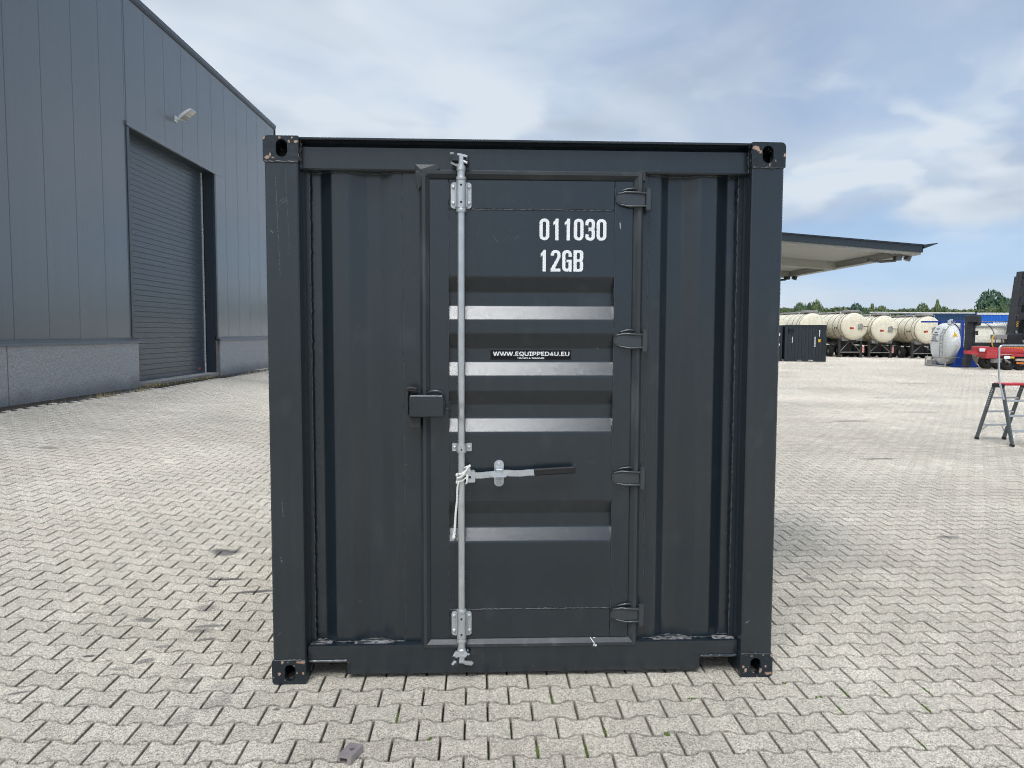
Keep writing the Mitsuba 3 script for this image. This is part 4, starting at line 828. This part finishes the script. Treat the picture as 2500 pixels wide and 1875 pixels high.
A('__bumper', [rod((-.85, -1.2, .28), (-.85, 1.0, .28), .04, 8), rod((-.85, -1.2, .28), (.1, -1.22, .28), .04, 8)] + [rod((-.85, yy, .28), (-.85, yy, gk), .045, 8) for yy in (-1.2, .3, 1.0)] + [rod((-.85, -1.2, gk + .06), (-.85, 1.0, gk + .06), .04, 8), box(-.82, -.5, .35, .95, gk, gk + .4, .03)], 'steel_grey')
LD = TK + '__ladder'
def dx(y, z):   # front of the dome at a point of its end
    q = min(1.0, math.hypot(y, z - zc) / R); return -.32 - .38 * math.sqrt(max(0, 1 - q ** 2.6)) - .07
def face(y, z): return (dx(y, z), y, z)
LP = [(-.80, -.60, .26), (-.80, -.60, .9), (-.80, -.60, 1.60), (-.62, -.56, 1.95), (-.38, -.52, 2.22), (.0, -.48, 2.46)]
r0 = [(x, y - .15, z) for x, y, z in LP]; r1 = [(x, y + .15, z) for x, y, z in LP]
for r_ in (r0, r1): A(LD + '__stringer' if False else '__ladder', tube(r_, .026, 8), 'steel_grey')
for z in np.arange(.42, 1.62, .235): A('__ladder_rung', rod((-.80, -.75, z), (-.80, -.45, z), .019, 6), 'steel_grey')
for k, t in ((2, .5), (3, .1), (3, .7), (4, .4)):
    A('__ladder_rung', rod(np.array(r0[k]) * (1 - t) + np.array(r0[k + 1]) * t, np.array(r1[k]) * (1 - t) + np.array(r1[k + 1]) * t, .019, 6), 'steel_grey')
for z, n, y0 in ((2.02, 3, .25), (1.80, 3, .38), (1.66, 6, .60), (1.52, 4, .60), (1.40, 5, .66), (1.28, 8, .76)):
    ms = []
    for k in range(n):
        y = y0 - .115 * k
        if y < -.38: continue
        ms.append(box(dx(y, z) + .045, dx(y, z) + .075, y - .045, y + .045, z - .035, z + .03))
    A('__lettering', ms, 'placard_dark' if False else 'ring_dark')
A('__warning_sign', hull([(x, -1.20 + d + (z - 1.55) * .35, z) for d in (0, .03) for x, z in ((-.30, 1.83), (-.46, 1.55), (-.14, 1.55))]), 'yellow')
A('__top_fitting', [rod((.1, 0, 2.45), (.1, 0, 2.62), .1, 10), rod((-.3, -.5, 2.3), (-.3, -.5, 2.55), .09, 10)], 'trailer_white')

CHD = tag('container_handler', 'black container handler with a tall leaning mast at the right edge', 'forklift')
def B(key, m, ma, **k): return add(CHD + key, m, ma, **k)
gh = float(gz(31))
def leanpt(t, x, y): return (x + .105 * t, y, 1.2 + t)
def column(x0, x1, y0, y1, t0, t1): return hull([leanpt(t, x, y) for t in (t0, t1) for x in (x0, x1) for y in (y0, y1)])
B('__mast', [column(30.82, 31.08, 40.0, 40.5, -1.2, 4.15), column(31.40, 31.62, 40.0, 40.5, -1.2, 4.3)], 'handler_black')
B('__mast_channel', [column(30.90, 31.14, 40.5, 40.75, -1.2, 3.9), column(31.36, 31.52, 40.5, 40.75, -1.2, 3.9)], 'handler_black')
for t, h in ((3.55, .42), (2.35, .34), (1.45, .32), (.2, .35), (4.0, .18)):
    B('__cross_member', hull([leanpt(tt, x, y) for tt in (t, t + h) for x in (30.95, 31.5) for y in (39.94, 40.02)] + [leanpt(t - .18, 30.84, 39.96), leanpt(t - .18, 31.0, 39.96)]), 'handler_black')
B('__chain_wheel', [rod(leanpt(4.2, 31.3, 40.2), leanpt(4.2, 31.5, 40.2), .16, 14)], 'chassis_dark')
lt = meshkit.text_mesh('HYSTER', .115, .01, True); b = lt.bounds; lt.apply_translation((-b[0][0], 0, 0)); lt.vertices[:, 0] *= .72 / (b[1][0] - b[0][0])
lt.apply_transform(trimesh.transformations.rotation_matrix(math.pi / 2, (0, 0, 1))); lt.apply_transform(XZ)
lt.vertices[:, 0] += .105 * lt.vertices[:, 2] + 30.80 + .105 * .92 + .22; lt.apply_translation((0, 39.99, 2.14))
B('__lettering', lt, 'yellow')
B('__lift_arm', [rod((31.05, 39.9, 1.62), (31.9, 39.8, .7), .075, 12), rod((30.95, 39.9, 1.9), (31.2, 39.85, 1.0), .06, 10)], 'steel_grey')
B('__spreader', [box(28.1, 31.2, 39.75, 40.0, 1.02, 1.22, .02), box(28.25, 31.2, 39.8, 39.95, .72, .84, .02), box(29.5, 31.3, 39.7, 40.1, .62, 1.1, .04), box(30.3, 31.2, 39.6, 40.0, .9, 1.75, .06), box(28.15, 28.6, 39.7, 40.05, .55, 1.0, .05)], 'handler_black')
B('__spreader_leg', [box(27.93, 28.30, 39.72, 40.0, .25, 2.50, .03), box(27.95, 28.62, 39.55, 40.05, 2.36, 2.80, .05), box(28.3, 28.42, 39.7, 40.0, 1.1, 2.2, .03), box(27.9, 28.25, 39.7, 40.1, gh + .15, .32, .03)], 'handler_black')
B('__twist_lock', [box(28.40, 28.62, 39.5, 40.0, 2.2, 2.74, .05), rod((28.35, 39.7, 2.1), (28.6, 39.7, 2.5), .05, 8), rod((28.42, 39.6, 1.9), (28.42, 39.6, 1.65), .07, 10)], 'chassis_dark')
B('__motor_box', [box(29.55, 30.35, 39.7, 40.1, 1.40, 1.68, .03)], 'steel_grey')
B('__hose', tube(smoothpath([(29.5, 39.65, 1.62), (29.36, 39.6, 1.45), (29.35, 39.6, 1.15), (29.5, 39.6, .8)]), .035, 8), 'yellow', smooth=40)
B('__hose', tube(smoothpath([(29.9, 39.6, 1.45), (29.95, 39.55, 1.1), (30.1, 39.6, .8)]), .03, 8), 'chassis_dark', smooth=40)
B('__chassis', [box(31.7, 37.5, 37.9, 42.0, .5, 1.8, .1), box(33.5, 37.2, 38.3, 41.6, 1.8, 2.4, .1)], 'handler_black')
B('__cab', [box(33.0, 34.6, 39.2, 40.8, 1.8, 3.5, .08)], 'chassis_dark')
for x in (32.4, 36.3):
    for y in (37.9, 42.0):
        a, b = wheel((x, y, gh + .75), .75, .5, (0, 1, 0)); B('__wheel', a, 'tyre', smooth=30); B('__wheel__rim', b, 'trailer_red', smooth=30)

RTR = tag('skeletal_trailer', 'red skeletal trailer with orange straps in front of the white tank container', 'trailer')
def C(key, m, ma, **k): return add(RTR + key, m, ma, **k)
gt = float(gz(29.5))
C('__frame', [hull([(26.85, y, .60) for y in (38.0, 38.3)] + [(26.85, y, .80) for y in (38.0, 38.3)] + [(28.0, y, .52) for y in (38.0, 38.3)] + [(28.0, y, .78) for y in (38.0, 38.3)]), box(27.9, 28.55, 37.9, 38.4, .35, .80, .03),
              hull([(27.42, y, z) for y in (37.9, 38.5) for z in (.78, 1.02)] + [(28.0, y, z) for y in (37.9, 38.5) for z in (.8, 1.03)]), hull([(28.0, y, z) for y in (37.95, 38.45) for z in (.76, 1.0)] + [(34, y, z) for y in (37.95, 38.45) for z in (.52, .68)]),
              box(28.5, 34, 39.6, 39.7, .4, .75, .02)], 'trailer_red')
C('__bolster', [box(29.3, 34, 37.85, 38.05, .46, .60, .01)], 'trailer_red')
C('__sign', box(27.46, 27.78, 37.84, 37.88, .74, .92, .01), 'letter_white')
C('__sign', box(28.85, 29.2, 37.80, 37.84, .33, .50, .01), 'letter_white')
C('__strap', [box(28.9, 30.2, 38.05, 38.45, .85, .97, .02), box(30.0, 33, 37.9, 38.3, .75, .86, .02)], 'orange')
C('__strap', [box(29.55, 33, 37.78, 37.84, .05, .17, .02)], 'orange')
C('__lamp', [box(29.22, 29.42, 37.78, 37.84, .36, .46, .01)], 'yellow')
C('__plank', [box(29.5, 33.5, 37.72, 37.84, .22, .34, .01), box(28.6, 30.0, 37.86, 37.95, .56, .60, .005)], 'wood_pale')
C('__hanger', [box(28.4, 29.2, 38.0, 38.3, .1, .36, .03), box(29.9, 30.4, 38.0, 38.4, -.05, .4, .03), rod((28.9, 37.82, .30), (29.2, 37.82, .12), .05, 8)], 'steel_grey')
for x in (29.25, 29.95, 31.2):
    for y in (38.1, 39.9):
        a, b = wheel((x, y, gt + .42), .42, .32, (0, 1, 0)); C('__wheel', a, 'tyre', smooth=30); C('__wheel__rim', b, 'chassis_dark', smooth=30)

# ------------------------------------------------------------------ trailers far behind
def far_trailer(name, x0, x1, y, z0, z1, label, cat_, side, frame_, letters=None, wheels=True):
    t = tag(name, label, cat_)
    add(t + '__side_panel', along_z(sheet(corr_front(x0 + .15, x1 - .15, y, max(4, int((x1 - x0) / .3)), .05), .006), z0 + .12, z1 - .18), side)
    add(t + '__body', box(x0, x1, y + .1, y + 2.4, z0, z1 - .02, .02), side)
    add(t + '__frame', [box(x0, x1, y - .03, y + .12, z1 - .2, z1, .01), box(x0, x1, y - .03, y + .12, z0, z0 + .14, .01)] + [box(x, x + .18, y - .03, y + .12, z0 + .14, z1 - .2, .01) for x in (x0, x1 - .18)], frame_)
    add(t + '__chassis', box(x0 + .1, x1 - .1, y + .6, y + 1.9, z0 - .35, z0 - .005, .02), 'chassis_dark')
    for x in np.linspace(x0 + .8, x1 - .8, 3):
        for yy in (y + .35, y + 2.05):
            gg = float(gz(x)); a, b = wheel((x, yy, gg + .5), .5, .35, (0, 1, 0)); add(t + '__wheel', a, 'tyre', smooth=30); add(t + '__wheel__rim', b, 'steel_grey', smooth=30)
    return t
t = far_trailer('box_trailer', 40.6, 46.0, 66.6, .9, 3.62, 'navy blue box trailer with a white mark, behind the white tank container', 'trailer', 'blue_navy', 'blue_navy')
add(t + '__roof_rail', box(36.0, 46.0, 66.50, 66.62, 3.62, 3.74, .01), 'trailer_white')
add(t + '__lettering', [box(45.2, 45.6, 66.54, 66.565, 3.25, 3.32), hull([(45.52, 66.54, 3.28), (45.6, 66.54, 3.28), (45.52, 66.565, 3.28), (45.6, 66.565, 3.28), (45.4, 66.54, 2.9), (45.48, 66.54, 2.9), (45.4, 66.565, 2.9), (45.48, 66.565, 2.9)])], 'letter_white')
t = far_trailer('box_trailer_001', 46.1, 49.9, 66.3, .9, 3.70, 'bright blue box trailer with a white frame, beside the black mast', 'trailer', 'blue_bright', 'trailer_white')
add(t + '__lettering', [box(47.6 + .2 * k, 47.75 + .2 * k, 66.24, 66.26, 2.62, 2.80) for k in range(7)], 'letter_white')

# ------------------------------------------------------------------ trees on the horizon
def crown(n, lobes, size, seed):
    g = np.random.default_rng(seed); P, N = [], []
    for (cx, cy, cz, rx, ry, rz), k in lobes:
        m = int(n * k); d = g.normal(size=(m, 3)); d /= np.linalg.norm(d, axis=1, keepdims=True)
        r = g.uniform(.55, 1.06, (m, 1)) ** .6
        P.append(np.array([cx, cy, cz]) + d * r * [rx, ry, rz]); N.append(d)
    P, N = np.vstack(P), np.vstack(N); m = len(P)
    nn = N + g.normal(0, .7, (m, 3)); nn /= np.linalg.norm(nn, axis=1, keepdims=True)
    a = np.cross(nn, g.normal(size=(m, 3))); a /= np.linalg.norm(a, axis=1, keepdims=True); b = np.cross(nn, a)
    s = size * g.uniform(.6, 1.3, (m, 1))
    v = np.stack([P - a * s - b * s * .5, P + a * s - b * s * .4, P + b * s * .9], 1).reshape(-1, 3)
    return trimesh.Trimesh(v, np.arange(3 * m).reshape(-1, 3), process=False)
def lobes(kind, g):
    out = []
    if kind == 'round':
        for k in range(9): out.append(((g.uniform(-.65, .65), g.uniform(-.5, .5), g.uniform(.30, .84), g.uniform(.28, .45), g.uniform(.28, .45), g.uniform(.10, .18)), 1 / 9))
    elif kind == 'cone':
        for k in range(11):
            t = k / 10; w = .62 * (1 - t) ** .8 + .10; out.append(((g.uniform(-.22, .22) * (1 - t), g.uniform(-.2, .2), .16 + .76 * t, w, w, .085), 1 / 11))
    else:
        for k in range(10): out.append(((g.uniform(-.8, .8), g.uniform(-.4, .4), g.uniform(.2, .7), g.uniform(.25, .4), .3, g.uniform(.12, .25)), 1 / 10))
    return out
CR = {}
for kind in ('round', 'cone', 'bush'):
    for v in range(2):
        for leaf in ('leaf_green', 'leaf_yellow', 'leaf_dark'):
            CR[kind, v, leaf] = ply(crown(2600, lobes(kind, np.random.default_rng(40 + v + len(kind))), .05, 90 + v), leaf)
trunk = ply(cat([rod((0, 0, 0), (0, 0, .62), .035, 8, .018), rod((0, 0, .3), (.25, .1, .6), .016, 6, .008), rod((0, 0, .34), (-.25, -.05, .62), .016, 6, .008)]), 'bark')
def tree(key, label, cat_, x, y, h, w, kind, v, leaf, a=0.0, group=None):
    t = tag(new(key), label, cat_, group); M = T().translate([x, y, float(gz(x)) - .1]).rotate([0, 0, 1], a).scale([w / 2, w / 2, h])
    scene[t + '__trunk'] = {**trunk, 'to_world': M}; scene[t + '__crown'] = {**CR[kind, v, leaf], 'to_world': M}
YT = 106.0
g_ = np.random.default_rng(77); nb = 48000; xx = g_.uniform(-30, 92, nb); hh = 6.1 + 1.2 * (meshkit.fbm(np.stack([xx * .45, 0 * xx, 0 * xx], -1), 3, 5) - .5)
zz_ = gz(xx) + hh * g_.uniform(.35, 1, nb) ** .45; cc = np.stack([xx, YT + 4 + g_.uniform(-1.5, 1.5, nb), zz_], -1); dd = g_.normal(size=(nb, 3, 3)) * .16
tag(add('undergrowth', trimesh.Trimesh((cc[:, None] + dd).reshape(-1, 3), np.arange(3 * nb).reshape(-1, 3), process=False), 'leaf_yellow'), 'dense green undergrowth between the trees on the horizon', 'undergrowth', kind='stuff')
ORD = 'first second third fourth fifth sixth seventh eighth ninth tenth eleventh twelfth'.split()
count = {}
for k, x in enumerate(np.arange(42.6, 80.5, 1.55)):
    kind = ('bush', 'round', 'round', 'cone', 'round', 'bush')[k % 6]; kind = 'bush' if k < 2 else kind
    h = {'round': rng.uniform(6.3, 7.3), 'cone': rng.uniform(6.6, 7.6), 'bush': rng.uniform(6.2, 7.0)}[kind]; w = {'round': rng.uniform(3.8, 5.0), 'cone': rng.uniform(3.4, 4.2), 'bush': rng.uniform(5.0, 6.0)}[kind]
    n = count[kind] = count.get(kind, 0) + 1
    what = {'round': 'round-topped green tree', 'cone': 'pointed green tree', 'bush': 'low green bush'}[kind]
    tree('bush' if kind == 'bush' else 'tree', f'{ORD[n - 1]} {what} from the left in the row on the horizon', 'bush' if kind == 'bush' else 'tree', float(x), YT + float(rng.uniform(-2, 2)), float(h), float(w), kind, k % 2, ('leaf_yellow', 'leaf_green', 'leaf_green', 'leaf_dark', 'leaf_yellow')[k % 5], float(rng.uniform(0, 360)),
         {'round': 'round-topped trees on the horizon', 'cone': 'pointed trees on the horizon', 'bush': 'low bushes on the horizon'}[kind])
tree('tree', 'big dark tree rising above the row, left of the black mast', 'tree', 81.8, 118, 9.9, 9.6, 'round', 0, 'leaf_dark', 20)
tree('tree', 'tall dark tree right beside the black mast, behind the bright blue trailer', 'tree', 87.4, 119, 10.2, 9.5, 'round', 1, 'leaf_dark', 80)
